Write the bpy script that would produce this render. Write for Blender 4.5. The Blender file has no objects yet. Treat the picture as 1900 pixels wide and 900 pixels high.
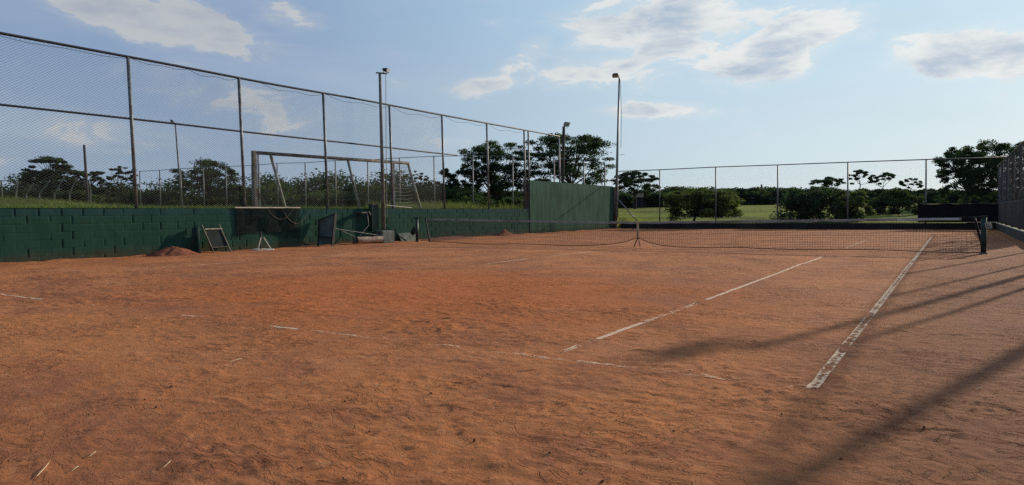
import bpy, bmesh, math, random
import numpy as np
from mathutils import Vector, Matrix
R = math.radians
random.seed(4); RNG = np.random.default_rng(4)
scn = bpy.context.scene; col = scn.collection

# ------------------------------------------------------------------ camera
CX, CY, CZ = 7.8136, -19.8284, 1.0401
YAW, PIT, ROL, F = 0.557248, -0.040101, -0.010781, 1313.89
C0 = np.array([CX, CY, CZ])
FW = np.array([-math.sin(YAW)*math.cos(PIT), math.cos(YAW)*math.cos(PIT), math.sin(PIT)])
_rt = np.array([math.cos(YAW), math.sin(YAW), 0.]); _up = np.cross(_rt, FW)
RT = _rt*math.cos(ROL) + _up*math.sin(ROL); UP = -_rt*math.sin(ROL) + _up*math.cos(ROL)
cam = bpy.data.cameras.new('camera'); camo = bpy.data.objects.new('camera', cam); col.objects.link(camo)
cam.sensor_width = 36; cam.lens = F/1900*36; cam.clip_start = .05; cam.clip_end = 6000
M = Matrix(((RT[0], UP[0], -FW[0], CX), (RT[1], UP[1], -FW[1], CY), (RT[2], UP[2], -FW[2], CZ), (0, 0, 0, 1)))
camo.matrix_world = M
scn.camera = camo

def ray(x, y): return FW + RT*(x-950)/F - UP*(y-450)/F      # sight line measured in the photograph
def at(x, y, depth): return C0 + ray(x, y)*depth            # point at a given distance along the view axis
def gnd(x, y, z=0.):
    d = ray(x, y); return C0 + d*(z-CZ)/d[2]
def on_x(x, y, X):
    d = ray(x, y); return C0 + d*(X-CX)/d[0]
def on_y(x, y, Y):
    d = ray(x, y); return C0 + d*(Y-CY)/d[1]

# ------------------------------------------------------------------ light
SUN_AZ, SUN_EL = R(15.5), R(18.3)
SUN_DIR = Vector((math.sin(SUN_AZ)*math.cos(SUN_EL), math.cos(SUN_AZ)*math.cos(SUN_EL), math.sin(SUN_EL)))
sun = bpy.data.lights.new('sun', 'SUN'); sun.energy = 4.7; sun.angle = R(.9); sun.color = (1., .84, .64)
suno = bpy.data.objects.new('sun', sun); col.objects.link(suno); suno.location = (20, 60, 40)
suno.rotation_euler = SUN_DIR.to_track_quat('Z', 'Y').to_euler()

vs = scn.view_settings
vs.view_transform = 'Standard'; vs.look = 'None'; vs.exposure = 0.0; vs.gamma = 1; vs.use_curve_mapping = False
scn.cycles.max_bounces = 5; scn.cycles.diffuse_bounces = 2; scn.cycles.glossy_bounces = 2
scn.cycles.transparent_max_bounces = 24; scn.cycles.transmission_bounces = 2
scn.cycles.use_denoising = False
scn.cycles.sample_clamp_indirect = 4

w = bpy.data.worlds.new('World'); scn.world = w; w.use_nodes = True
nt = w.node_tree; nt.nodes.clear()
class NB:                                                    # tiny node-building helper
    def __init__(s, nt): s.nt = nt
    def n(s, t, **k):
        o = s.nt.nodes.new(t)
        for a, b in k.items(): setattr(o, a, b)
        return o
    def put(s, sock, v):
        if hasattr(v, 'is_output'): s.nt.links.new(v, sock)
        elif v is not None: sock.default_value = v
    def m(s, op, a, b=None, c=None, clamp=False):
        o = s.n('ShaderNodeMath', operation=op, use_clamp=clamp)
        s.put(o.inputs[0], a)
        if b is not None: s.put(o.inputs[1], b)
        if c is not None: s.put(o.inputs[2], c)
        return o.outputs[0]
    def mix(s, f, a, b, blend='MIX'):
        o = s.n('ShaderNodeMix', data_type='RGBA', blend_type=blend)
        s.put(o.inputs[0], f)
        for i, v in ((6, a), (7, b)):
            if isinstance(v, tuple) and len(v) == 3: v = (*v, 1)
            s.put(o.inputs[i], v)
        return o.outputs[2]
    def sm(s, v, lo, hi, a=0., b=1.):
        o = s.n('ShaderNodeMapRange', interpolation_type='SMOOTHSTEP')
        s.put(o.inputs[0], v); o.inputs[1].default_value = lo; o.inputs[2].default_value = hi
        o.inputs[3].default_value = a; o.inputs[4].default_value = b
        return o.outputs[0]
    def noise(s, vec, scale, detail=4, rough=.55, dist=0.):
        o = s.n('ShaderNodeTexNoise'); s.put(o.inputs['Vector'], vec)
        o.inputs['Scale'].default_value = scale; o.inputs['Detail'].default_value = detail
        o.inputs['Roughness'].default_value = rough; o.inputs['Distortion'].default_value = dist
        return o.outputs[0]
    def mapping(s, vec, scale=(1, 1, 1), rot=(0, 0, 0), loc=(0, 0, 0)):
        o = s.n('ShaderNodeMapping'); s.put(o.inputs[0], vec)
        o.inputs[1].default_value = loc; o.inputs[2].default_value = rot; o.inputs[3].default_value = scale
        return o.outputs[0]

b = NB(nt)
sky = b.n('ShaderNodeTexSky', sky_type='NISHITA', sun_disc=False, sun_elevation=SUN_EL, sun_rotation=SUN_AZ,
          altitude=300, air_density=1.0, dust_density=1.2, ozone_density=1.6)
tc = b.n('ShaderNodeTexCoord').outputs['Generated']
sx = b.n('ShaderNodeSeparateXYZ'); b.put(sx.inputs[0], tc)
el = b.m('ARCSINE', sx.outputs[2]); az = b.m('ARCTAN2', sx.outputs[0], sx.outputs[1])
def azel(x, y):
    d = ray(x, y); d = d/np.linalg.norm(d); return math.atan2(d[0], d[1]), math.asin(d[2])
# clouds: (photo x, y, half-width, half-height, tilt deg, weight) turned into azimuth and elevation
CLOUDS = [(290, 36, 225, 56, 8, 1.25), (420, 68, 70, 24, 0, .8), (530, 30, 85, 30, 2, .85), (150, 10, 80, 22, 0, .5),
          (1240, 45, 235, 78, 0, 1.12), (1110, 130, 130, 50, -10, .78), (1440, 92, 175, 62, -14, 1.2), (920, 158, 95, 24, -8, .66),
          (985, 100, 85, 34, -35, .66), (1210, 204, 125, 20, 4, .95), (1400, 204, 50, 9, 3, .32), (1790, 100, 165, 50, 4, 1.3),
          (1880, 105, 100, 46, 6, 1.1), (120, 235, 280, 46, 6, .5), (450, 190, 280, 60, 14, .42), (830, 250, 130, 40, 0, .24), (30, 285, 120, 22, 0, .34),
          (1180, 155, 160, 30, -5, .42)]
cm = b.n('ShaderNodeCombineXYZ'); b.put(cm.inputs[0], az); b.put(cm.inputs[1], b.m('MULTIPLY', el, 2.0)); cvec = cm.outputs[0]
acc = None
for (x, y, rx, ry, tilt, wgt) in CLOUDS:
    a0, e0 = azel(x, y); a1, _ = azel(x+rx, y); _, e1 = azel(x, y-ry)
    ra, re = abs(a1-a0), abs(e1-e0); t = R(-tilt)
    da = b.m('SUBTRACT', az, a0); de = b.m('SUBTRACT', el, e0)
    p = b.m('MULTIPLY_ADD', da, math.cos(t)/ra, b.m('MULTIPLY', de, math.sin(t)/ra))
    q = b.m('MULTIPLY_ADD', de, math.cos(t)/re, b.m('MULTIPLY', da, -math.sin(t)/re))
    d = b.m('SQRT', b.m('ADD', b.m('MULTIPLY', p, p), b.m('MULTIPLY', q, q)))
    m_ = b.m('MULTIPLY', b.sm(d, .15, 1.5, 1, 0), wgt)
    acc = m_ if acc is None else b.m('MAXIMUM', acc, m_)
cv2 = b.mapping(cvec, (1, 1.25, 1), (0, 0, R(-14)))
n1 = b.noise(cv2, 11, 10, .60, .5)
n2 = b.noise(b.mapping(cvec, (.8, 1.5, 1), (0, 0, R(-14)), (3, 1, 2)), 9, 7, .6)
dens = b.m('ADD', b.m('MULTIPLY', acc, .95), b.m('MULTIPLY', b.m('SUBTRACT', n1, .5), 2.5))
alpha = b.sm(dens, .42, .70)
thin = b.m('MULTIPLY', b.sm(b.m('ADD', acc, b.m('MULTIPLY', b.m('SUBTRACT', n1, .5), 2.0)), .1, .75), .36)
alpha = b.m('MAXIMUM', alpha, thin)
thick = b.sm(b.m('ADD', b.m('MULTIPLY', dens, .75), b.m('MULTIPLY', b.m('SUBTRACT', n2, .5), 2.4)), .30, 1.35, 0, .95)
# slow colour drift of the evening sky: bluer away from the sun, pale near it and near the horizon
sunward = b.n('ShaderNodeVectorMath', operation='DOT_PRODUCT'); b.put(sunward.inputs[0], tc); sunward.inputs[1].default_value = SUN_DIR
sw = b.sm(sunward.outputs['Value'], .35, .98)
ccol = b.mix(thick, b.mix(sw, (5.1, 5.35, 5.6), (8.6, 8.7, 8.5)), b.mix(sw, (3.7, 4.15, 4.9), (4.0, 5.0, 6.3)))
low = b.sm(el, .0, .34, 1, 0)
clear = b.mix(sw, (2.3, 3.35, 5.3), (5.0, 7.1, 8.6))
hazecol = b.mix(sw, (3.2, 4.2, 5.5), (6.4, 7.5, 8.0))
clear = b.mix(b.m('MULTIPLY', low, .85), clear, hazecol)
veil = b.noise(b.mapping(cvec, (.8, 2.4, 1), (0, 0, R(-9))), 2.6, 4, .5)
clear = b.mix(b.m('MULTIPLY', b.sm(veil, .45, .75), .28), clear, (5.3, 5.9, 6.6))
base = b.mix(.93, sky.outputs[0], clear)
up = b.sm(el, -.02, .02)
skyc = b.mix(b.m('MULTIPLY', alpha, .93), base, ccol)
bg = b.n('ShaderNodeBackground'); b.put(bg.inputs[0], skyc); bg.inputs[1].default_value = .10
wo = b.n('ShaderNodeOutputWorld'); nt.links.new(bg.outputs[0], wo.inputs[0])

# ------------------------------------------------------------------ materials
MATS = {}
def mat(name, c, rough=.85, var=.25, scale=6., c2=None, bump=0., bscale=60., metal=0., stretch=(1, 1, 1), sheen=0.):
    """procedural material: base colour with two octaves of variation and an optional second colour in patches"""
    if name in MATS: return MATS[name]
    m = bpy.data.materials.new(name); m.use_nodes = True; b = NB(m.node_tree)
    P = m.node_tree.nodes['Principled BSDF']
    tc = b.n('ShaderNodeTexCoord').outputs['Object']
    v = b.mapping(tc, stretch)
    n = b.noise(v, scale, 6, .6)
    dark = tuple(x*(1-var) for x in c); lite = tuple(min(1, x*(1+var)) for x in c)
    colr = b.mix(b.sm(n, .3, .7), dark, lite)
    if c2: colr = b.mix(b.sm(b.noise(v, scale*.37, 7, .65), .5, .62), colr, c2)
    b.put(P.inputs['Base Color'], colr); P.inputs['Roughness'].default_value = rough; P.inputs['Metallic'].default_value = metal
    P.inputs['Specular IOR Level'].default_value = .25
    if bump:
        bn = b.n('ShaderNodeBump'); bn.inputs['Strength'].default_value = bump; bn.inputs['Distance'].default_value = .02
        b.put(bn.inputs['Height'], b.noise(tc, bscale, 5, .65)); b.put(P.inputs['Normal'], bn.outputs[0])
    MATS[name] = m; return m

m_steel = mat('galvanised_steel', (.15, .155, .155), .5, .35, 9, (.085, .088, .09), metal=.3)
m_railing = mat('dark_painted_tube', (.022, .022, .026), .5, .3, 10)
m_wire = mat('fence_wire', (.075, .075, .078), .6, .2, 3)
m_pole = mat('concrete_pole', (.15, .14, .125), .85, .35, 5, (.13, .10, .08), bump=.3)
m_darkpole = mat('rusty_dark_pole', (.05, .045, .045), .7, .4, 6, (.09, .05, .03))
m_black = mat('black_plastic', (.012, .013, .015), .6, .3, 8)
m_lampglass = mat('lamp_glass', (.35, .36, .36), .15, .1, 4)
m_white = mat('weathered_white_paint', (.46, .42, .35), .7, .25, 14, (.24, .2, .16))
m_goalwood = mat('goal_frame_rusty_paint', (.15, .135, .12), .75, .4, 7, (.08, .045, .03), bump=.3)
m_goaltube = mat('goal_tube_grey_paint', (.3, .31, .3), .7, .25, 7, (.14, .1, .08))
m_dkgreen = mat('dark_green_paint', (.012, .035, .026), .45, .35, 10, (.03, .025, .02))
m_cement = mat('bare_cement', (.11, .125, .11), .9, .3, 6, (.06, .075, .055), bump=.5)
m_coping = mat('pale_cement_coping', (.36, .36, .33), .85, .25, 7, (.2, .2, .17), bump=.3)
m_fabric = mat('black_shade_cloth', (.006, .006, .009), .95, .3, 4)
m_greyfab = mat('grey_windscreen_cloth', (.05, .048, .046), .9, .35, 2.5, (.028, .03, .028), stretch=(1, 5, .6))
m_net = mat('net_cord', (.014, .013, .015), .8, .2, 10)
m_band = mat('net_headband', (.24, .235, .215), .85, .22, 5, (.15, .14, .12))
m_strap = mat('net_centre_strap', (.5, .4, .28), .85, .2, 9, (.3, .2, .12))
m_rust = mat('roller_steel', (.40, .30, .20), .6, .3, 9, (.2, .12, .08), bump=.2)
m_wood = mat('grey_timber', (.12, .11, .085), .8, .35, 8, (.05, .045, .035), stretch=(3, 3, .5))
m_bark = mat('tree_bark', (.045, .038, .03), .95, .35, 5)
m_leaf_dark = mat('foliage_dark', (.026, .042, .020), .8, .5, .8, (.045, .06, .022))
m_leaf_mid = mat('foliage_mid', (.034, .05, .020), .8, .45, .8, (.055, .065, .024))
m_leaf_olive = mat('foliage_olive', (.085, .10, .032), .8, .4, .9, (.055, .07, .025))
m_straw = mat('dry_straw', (.62, .5, .3), .8, .2, 30)
m_stone = mat('clay_crumb', (.14, .06, .035), .95, .3, 40)
m_roof = mat('dark_shed_wall', (.03, .028, .036), .9, .3, 1)
m_mesh_dark = mat('mesh_screen', (.012, .02, .02), .9, .3, 6)

def clay_nodes(b, tc, near=True):
    """colour of the brick-dust clay: slow patches, sandy dry streaks and grain"""
    big = b.noise(tc, .16, 4, .55); mid = b.noise(b.mapping(tc, (1, 1, 1)), .9, 6, .62)
    fine = b.noise(b.mapping(tc, (1.0, 1.6, 1), (0, 0, R(20))), 7, 6, .7); grain = b.noise(tc, 95, 4, .75)
    c = b.mix(b.sm(big, .36, .66), (.43, .158, .062), (.52, .19, .068))
    c = b.mix(b.m('MULTIPLY', b.sm(mid, .42, .66), .70), c, (.27, .100, .052))
    c = b.mix(b.m('MULTIPLY', b.sm(fine, .53, .68), .55), c, (.56, .27, .125))
    c = b.mix(b.m('MULTIPLY', b.sm(fine, .45, .32), .60), c, (.16, .062, .034))
    damp = b.noise(b.mapping(tc, (1, 1.3, 1), (0, 0, R(-30)), (5, 2, 0)), .42, 7, .68, .6)
    c = b.mix(b.m('MULTIPLY', b.sm(damp, .52, .68), .5), c, (.25, .105, .062))
    c = b.mix(b.m('MULTIPLY', b.sm(damp, .48, .36), .5), c, (.58, .235, .10))
    # swept orange patch in mid court, where the clay is fresh
    sp = b.n('ShaderNodeSeparateXYZ'); b.put(sp.inputs[0], tc)
    def blob(x, y, rx, ry):
        p = b.m('DIVIDE', b.m('SUBTRACT', sp.outputs[0], x), rx); q = b.m('DIVIDE', b.m('SUBTRACT', sp.outputs[1], y), ry)
        d = b.m('SQRT', b.m('ADD', b.m('MULTIPLY', p, p), b.m('MULTIPLY', q, q)))
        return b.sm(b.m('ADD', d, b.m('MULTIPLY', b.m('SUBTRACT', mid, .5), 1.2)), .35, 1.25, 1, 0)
    c = b.mix(b.m('MULTIPLY', blob(1.6, -12.0, 4.6, 3.6), .72), c, (.50, .135, .034))
    c = b.mix(b.m('MULTIPLY', blob(.8, -16.6, 2.6, 1.5), .5), c, (.54, .21, .075))
    c = b.mix(b.m('MULTIPLY', blob(8.8, -10, 1.9, 22), .55), c, (.225, .115, .075))  # shade along the right fence, painted into the clay as a darker strip
    c = b.mix(b.m('MULTIPLY', b.sm(grain, .35, .75), .35), c, (.18, .08, .045))
    return c, fine, grain
m_clay = bpy.data.materials.new('brick_dust_clay'); m_clay.use_nodes = True
b = NB(m_clay.node_tree); P = m_clay.node_tree.nodes['Principled BSDF']
tc = b.n('ShaderNodeTexCoord').outputs['Object']
c, fine, grain = clay_nodes(b, tc)
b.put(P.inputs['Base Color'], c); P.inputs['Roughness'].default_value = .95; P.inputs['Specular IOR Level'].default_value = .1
b1 = b.n('ShaderNodeBump'); b1.inputs['Strength'].default_value = .85; b1.inputs['Distance'].default_value = .02
b.put(b1.inputs['Height'], b.noise(tc, 26, 7, .72))
b2 = b.n('ShaderNodeBump'); b2.inputs['Strength'].default_value = .8; b2.inputs['Distance'].default_value = .007
b.put(b2.inputs['Height'], grain); b3 = b.n('ShaderNodeBump'); b3.inputs['Strength'].default_value = .9; b3.inputs['Distance'].default_value = .02
cr = b.m('ABSOLUTE', b.m('SUBTRACT', b.noise(b.mapping(tc, (1, 1.5, 1), (0, 0, R(12))), 4.2, 5, .55, 1.2), .5))
pat = b.sm(b.noise(tc, .8, 4, .6), .44, .62)
b.put(b3.inputs['Height'], b.m('MULTIPLY', b.sm(cr, .0, .035), b.m('ADD', b.m('MULTIPLY', pat, .85), .15))); b.put(b3.inputs['Normal'], b1.outputs[0])
b.put(b2.inputs['Normal'], b3.outputs[0]); b.put(P.inputs['Normal'], b2.outputs[0])

# worn line paint: the colour attribute "cover" says how much of the line is left; elsewhere clay lies on it
m_line = bpy.data.materials.new('worn_line_tape'); m_line.use_nodes = True
b = NB(m_line.node_tree); P = m_line.node_tree.nodes['Principled BSDF']; out = m_line.node_tree.nodes['Material Output']
tc = b.n('ShaderNodeTexCoord').outputs['Object']
at_ = b.n('ShaderNodeAttribute', attribute_name='cover')
sp = b.n('ShaderNodeSeparateColor'); b.put(sp.inputs[0], at_.outputs['Color'])
nn = b.m('ADD', b.m('MULTIPLY', b.noise(tc, 16, 6, .7), .95), b.m('MULTIPLY', b.m('SUBTRACT', b.noise(tc, 2.0, 3, .5), .5), .4))
thr = b.m('ADD', nn, b.m('MULTIPLY', b.m('SUBTRACT', sp.outputs[0], .5), .62))
thr = b.m('ADD', thr, b.m('MULTIPLY', sp.outputs[1], .10))
mask = b.m('MULTIPLY', b.sm(thr, .47, .60), .82)
b.put(P.inputs['Base Color'], b.mix(b.sm(b.noise(tc, 30, 4, .6), .4, .7), (.80, .58, .38), (.48, .27, .15))); P.inputs['Roughness'].default_value = .8
tr = b.n('ShaderNodeBsdfTransparent'); ms = b.n('ShaderNodeMixShader')
b.put(ms.inputs[0], mask); m_line.node_tree.links.new(tr.outputs[0], ms.inputs[1]); m_line.node_tree.links.new(P.outputs[0], ms.inputs[2])
m_line.node_tree.links.new(ms.outputs[0], out.inputs[0])

# grass ground
m_lawn = bpy.data.materials.new('rough_lawn'); m_lawn.use_nodes = True
b = NB(m_lawn.node_tree); P = m_lawn.node_tree.nodes['Principled BSDF']
tc = b.n('ShaderNodeTexCoord').outputs['Object']
c = b.mix(b.sm(b.noise(tc, .05, 5, .6), .4, .62), (.17, .21, .025), (.25, .26, .035))
c = b.mix(b.m('MULTIPLY', b.sm(b.noise(b.mapping(tc, (.5, 1.6, 1)), .13, 6, .62), .47, .60), .8), c, (.05, .07, .018))  # shadow bands across the lawn, painted in as dark stretched noise
c = b.mix(b.m('MULTIPLY', b.noise(tc, 14, 4, .7), .4), c, (.05, .06, .02))
b.put(P.inputs['Base Color'], c); P.inputs['Roughness'].default_value = 1; P.inputs['Specular IOR Level'].default_value = .05
bn = b.n('ShaderNodeBump'); bn.inputs['Strength'].default_value = 1; bn.inputs['Distance'].default_value = .12
b.put(bn.inputs['Height'], b.noise(tc, 3.5, 6, .7)); b.put(P.inputs['Normal'], bn.outputs[0])
m_blade = mat('grass_blades', (.075, .095, .028), .8, .5, .8, (.13, .12, .05))

for _m in (m_leaf_dark, m_leaf_mid, m_leaf_olive, m_blade):     # leaves let some of the low sun through
    _b = NB(_m.node_tree); _P = _m.node_tree.nodes['Principled BSDF']; _src = _P.inputs['Base Color'].links[0].from_socket
    _t = _b.n('ShaderNodeBsdfTranslucent'); _b.put(_t.inputs[0], _b.mix(1.0, _src, (1.5, 1.9, .8), 'MULTIPLY')); _x = _b.n('ShaderNodeMixShader'); _x.inputs[0].default_value = .30
    _m.node_tree.links.new(_P.outputs[0], _x.inputs[1]); _m.node_tree.links.new(_t.outputs[0], _x.inputs[2]); _m.node_tree.links.new(_x.outputs[0], _m.node_tree.nodes['Material Output'].inputs[0])

def paint_wall(name, c_top, c_main, c_dirt, zt, streak=.5):
    m = bpy.data.materials.new(name); m.use_nodes = True; b = NB(m.node_tree); P = m.node_tree.nodes['Principled BSDF']
    tc = b.n('ShaderNodeTexCoord').outputs['Object']; sp = b.n('ShaderNodeSeparateXYZ'); b.put(sp.inputs[0], tc)
    n1 = b.noise(tc, 1.1, 6, .6); n2 = b.noise(tc, 9, 6, .7); st = b.noise(b.mapping(tc, (1, 1.5, .35)), 1.9, 7, .68)
    zz = b.m('ADD', sp.outputs[2], b.m('MULTIPLY', b.m('SUBTRACT', n1, .5), .45))
    c = b.mix(b.sm(zz, zt*.72, zt*.97), c_main, c_top)
    c = b.mix(b.sm(zz, .30, .02), c, c_dirt)
    c = b.mix(b.m('MULTIPLY', b.sm(st, .47, .60), streak), c, tuple(x*.42 for x in c_main))
    c = b.mix(b.m('MULTIPLY', b.sm(st, .45, .34), streak*.7), c, tuple(min(1, x*1.5+.01) for x in c_main))
    c = b.mix(b.m('MULTIPLY', b.sm(n2, .55, .72), .35), c, tuple(x*.6 for x in c_main))
    # flaked spots down to the cement
    c = b.mix(b.m('MULTIPLY', b.sm(b.noise(tc, 5.5, 8, .75), .63, .68), .6), c, (.10, .125, .10))
    b.put(P.inputs['Base Color'], c); P.inputs['Roughness'].default_value = .95; P.inputs['Specular IOR Level'].default_value = .06
    bn = b.n('ShaderNodeBump'); bn.inputs['Strength'].default_value = .4; bn.inputs['Distance'].default_value = .012
    b.put(bn.inputs['Height'], b.noise(tc, 28, 6, .7)); b.put(P.inputs['Normal'], bn.outputs[0])
    return m
m_blocks = paint_wall('green_painted_blocks', (.021, .060, .056), (.021, .060, .043), (.050, .052, .036), 1.31, .22)
m_panelwall = paint_wall('faded_green_render', (.048, .100, .076), (.038, .086, .060), (.028, .046, .03), 2.8, .5)

# ------------------------------------------------------------------ mesh helpers
class MB:
    """collects primitives into one mesh"""
    def __init__(s): s.v = []; s.f = []; s.k = 0
    def add(s, v, f):
        v = np.asarray(v, float); s.v.append(v); s.f += [tuple(i+s.k for i in q) for q in f]; s.k += len(v)
    def box(s, p0, p1):
        x0, y0, z0 = p0; x1, y1, z1 = p1
        s.add([(x0, y0, z0), (x1, y0, z0), (x1, y1, z0), (x0, y1, z0), (x0, y0, z1), (x1, y0, z1), (x1, y1, z1), (x0, y1, z1)],
              [(3, 2, 1, 0), (4, 5, 6, 7), (0, 1, 5, 4), (1, 2, 6, 5), (2, 3, 7, 6), (3, 0, 4, 7)]); return s
    def beam(s, a, b_, w, h, up=(0, 0, 1)):
        """rectangular bar from a to b"""
        a, b_ = np.array(a, float), np.array(b_, float); d = b_-a; d /= np.linalg.norm(d)
        u = np.array(up, float); sd = np.cross(d, u)
        if np.linalg.norm(sd) < 1e-4: sd = np.cross(d, (1., 0, 0))
        sd /= np.linalg.norm(sd); u = np.cross(sd, d)
        q = [sd*i*w/2+u*j*h/2 for i, j in ((-1, -1), (1, -1), (1, 1), (-1, 1))]
        s.add([a+k for k in q]+[b_+k for k in q], [(3, 2, 1, 0), (4, 5, 6, 7), (0, 1, 5, 4), (1, 2, 6, 5), (2, 3, 7, 6), (3, 0, 4, 7)]); return s
    def tube(s, pts, r, n=8, cap=True):
        pts = [np.array(p, float) for p in pts]; rs = r if hasattr(r, '__len__') else [r]*len(pts)
        V = []; ref = None
        for i, p in enumerate(pts):
            d = pts[min(i+1, len(pts)-1)]-pts[max(i-1, 0)]; d = d/(np.linalg.norm(d)+1e-12)
            if ref is None: ref = np.cross(d, (0, 0, 1.) if abs(d[2]) < .9 else (1., 0, 0))
            ref = ref-d*(ref@d); ref /= np.linalg.norm(ref)+1e-12; w_ = np.cross(d, ref)
            for k in range(n):
                t = 2*math.pi*k/n; V.append(p+(ref*math.cos(t)+w_*math.sin(t))*rs[i])
        Fc = [(i*n+k, i*n+(k+1) % n, (i+1)*n+(k+1) % n, (i+1)*n+k) for i in range(len(pts)-1) for k in range(n)]
        if cap: Fc += [tuple(range(n))[::-1], tuple((len(pts)-1)*n+k for k in range(n))]
        s.add(V, Fc); return s
    def build(s, name, m, parent=None, smooth=False, loc=None):
        V = np.concatenate(s.v) if s.v else np.zeros((0, 3))
        me = bpy.data.meshes.new(name); me.from_pydata(V.tolist(), [], s.f); me.update()
        me.materials.append(m)
        if smooth: me.shade_smooth()
        return link(name, me, parent)
def link(name, me, parent=None):
    o = bpy.data.objects.new(name, me); col.objects.link(o)
    if parent is not None:
        o.parent = parent; o.matrix_parent_inverse = Matrix.Translation(-parent.location)
    return o
def quads(name, V, m, parent=None):
    """many separate quads, V of shape (n,4,3)"""
    n = len(V); me = bpy.data.meshes.new(name)
    me.vertices.add(n*4); me.vertices.foreach_set('co', V.reshape(-1).astype(np.float32))
    me.loops.add(n*4); me.loops.foreach_set('vertex_index', np.arange(n*4, dtype=np.int32))
    me.polygons.add(n); me.polygons.foreach_set('loop_start', np.arange(0, n*4, 4, dtype=np.int32))
    me.polygons.foreach_set('loop_total', np.full(n, 4, dtype=np.int32))
    me.update(calc_edges=True); me.materials.append(m)
    return link(name, me, parent)
def gridmesh(name, X, Y, Z, m, parent=None, keep=None, smooth=True):
    ny, nx = X.shape; me = bpy.data.meshes.new(name)
    me.vertices.add(nx*ny); me.vertices.foreach_set('co', np.stack([X, Y, Z], -1).reshape(-1).astype(np.float32))
    i = np.arange(nx*ny).reshape(ny, nx); q = np.stack([i[:-1, :-1], i[:-1, 1:], i[1:, 1:], i[1:, :-1]], -1).reshape(-1, 4)
    if keep is not None: q = q[keep.reshape(-1)]
    n = len(q)
    me.loops.add(n*4); me.loops.foreach_set('vertex_index', q.reshape(-1).astype(np.int32))
    me.polygons.add(n); me.polygons.foreach_set('loop_start', np.arange(0, n*4, 4, dtype=np.int32))
    me.polygons.foreach_set('loop_total', np.full(n, 4, dtype=np.int32))
    me.update(calc_edges=True); me.materials.append(m)
    if smooth: me.shade_smooth()
    return link(name, me, parent)
def thing(name, loc, label, cat, group=None):
    o = bpy.data.objects.new(name, None); o.location = tuple(loc); col.objects.link(o); o.empty_display_size = .2
    return tag(o, label, cat, group)
def tag(o, label=None, cat=None, group=None, kind=None):
    if label: o['label'] = label
    if cat: o['category'] = cat
    if group: o['group'] = group
    if kind: o['kind'] = kind
    return o
def _h(ix, iy, seed):
    n = (ix.astype(np.int64)*374761393+iy.astype(np.int64)*668265263+seed*974634777) & 0xffffffff
    n = ((n ^ (n >> 13))*1274126177) & 0xffffffff
    return ((n ^ (n >> 16)) & 0xffff)/65535.
def vn(x, y, seed=0):
    ix, iy = np.floor(x), np.floor(y); fx, fy = x-ix, y-iy; fx = fx*fx*(3-2*fx); fy = fy*fy*(3-2*fy)
    a, b_, c_, d_ = _h(ix, iy, seed), _h(ix+1, iy, seed), _h(ix, iy+1, seed), _h(ix+1, iy+1, seed)
    return (a*(1-fx)+b_*fx)*(1-fy)+(c_*(1-fx)+d_*fx)*fy-.5
def fbm(x, y, seed=0, o=4):
    s = 0; a = 1
    for i in range(o): s = s+a*vn(x*2**i+i*17.3, y*2**i-i*9.1, seed+i); a *= .5
    return s

# ------------------------------------------------------------------ ground
XW, XR = -10.97, 9.62                      # faces of the left block wall and of the right kerb wall
FA, FB = np.array([-10.95, 24.0]), np.array([9.62, 22.5])    # far low wall runs from FA to FB
# footprints and scuffs pressed in the clay
_fp = []
for _ in range(520):
    x = RNG.uniform(-6, 9.4); y = RNG.uniform(-19, 4) if RNG.random() < .5 else RNG.uniform(-19.2, -13)
    _fp.append((x, y, RNG.uniform(0, math.pi), RNG.uniform(.11, .19), RNG.uniform(.045, .07), RNG.uniform(.0012, .0042)))
_sc = [(RNG.uniform(-2, 9.4), RNG.uniform(-19, -11), RNG.uniform(0, math.pi), RNG.uniform(.05, .28), RNG.uniform(.008, .02), RNG.uniform(.0025, .0075)) for _ in range(900)]
def smooth01(t): t = np.clip(t, 0, 1); return t*t*(3-2*t)
def clay_base(x, y):
    near = np.clip(1.3-np.hypot(x-CX, y-CY)/28, .4, 1)*(.45+1.1*smooth01(.5+1.3*fbm(x*.5+4, y*.5, 91, 3)))
    z = .016*fbm(x*.35, y*.35, 1, 3)+near*(.0045*fbm(x*1.9, y*1.9, 5, 3)+.010*np.abs(fbm(x*3.1+3, y*4.2, 15, 4))-.0065*np.abs(fbm(x*6.3, y*8, 19, 3))+.0065*fbm(x*13, y*13, 9, 3))
    # broom ripples in patches
    pat = smooth01((vn(x*.45, y*.45, 31)-.08)*5)
    z = z+near*pat*.0011*np.sin((y*.9+x*.35+.25*vn(x*2, y*2, 8))*95)
    # coarse crumbs kicked up by shoes, in patches
    pc = smooth01((vn(x*.6+9, y*.6, 41)-.02)*4)
    z = z+near*(.25+pc)*.016*np.maximum(0, vn(x*22, y*22, 12)-.12)
    return z
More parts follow.
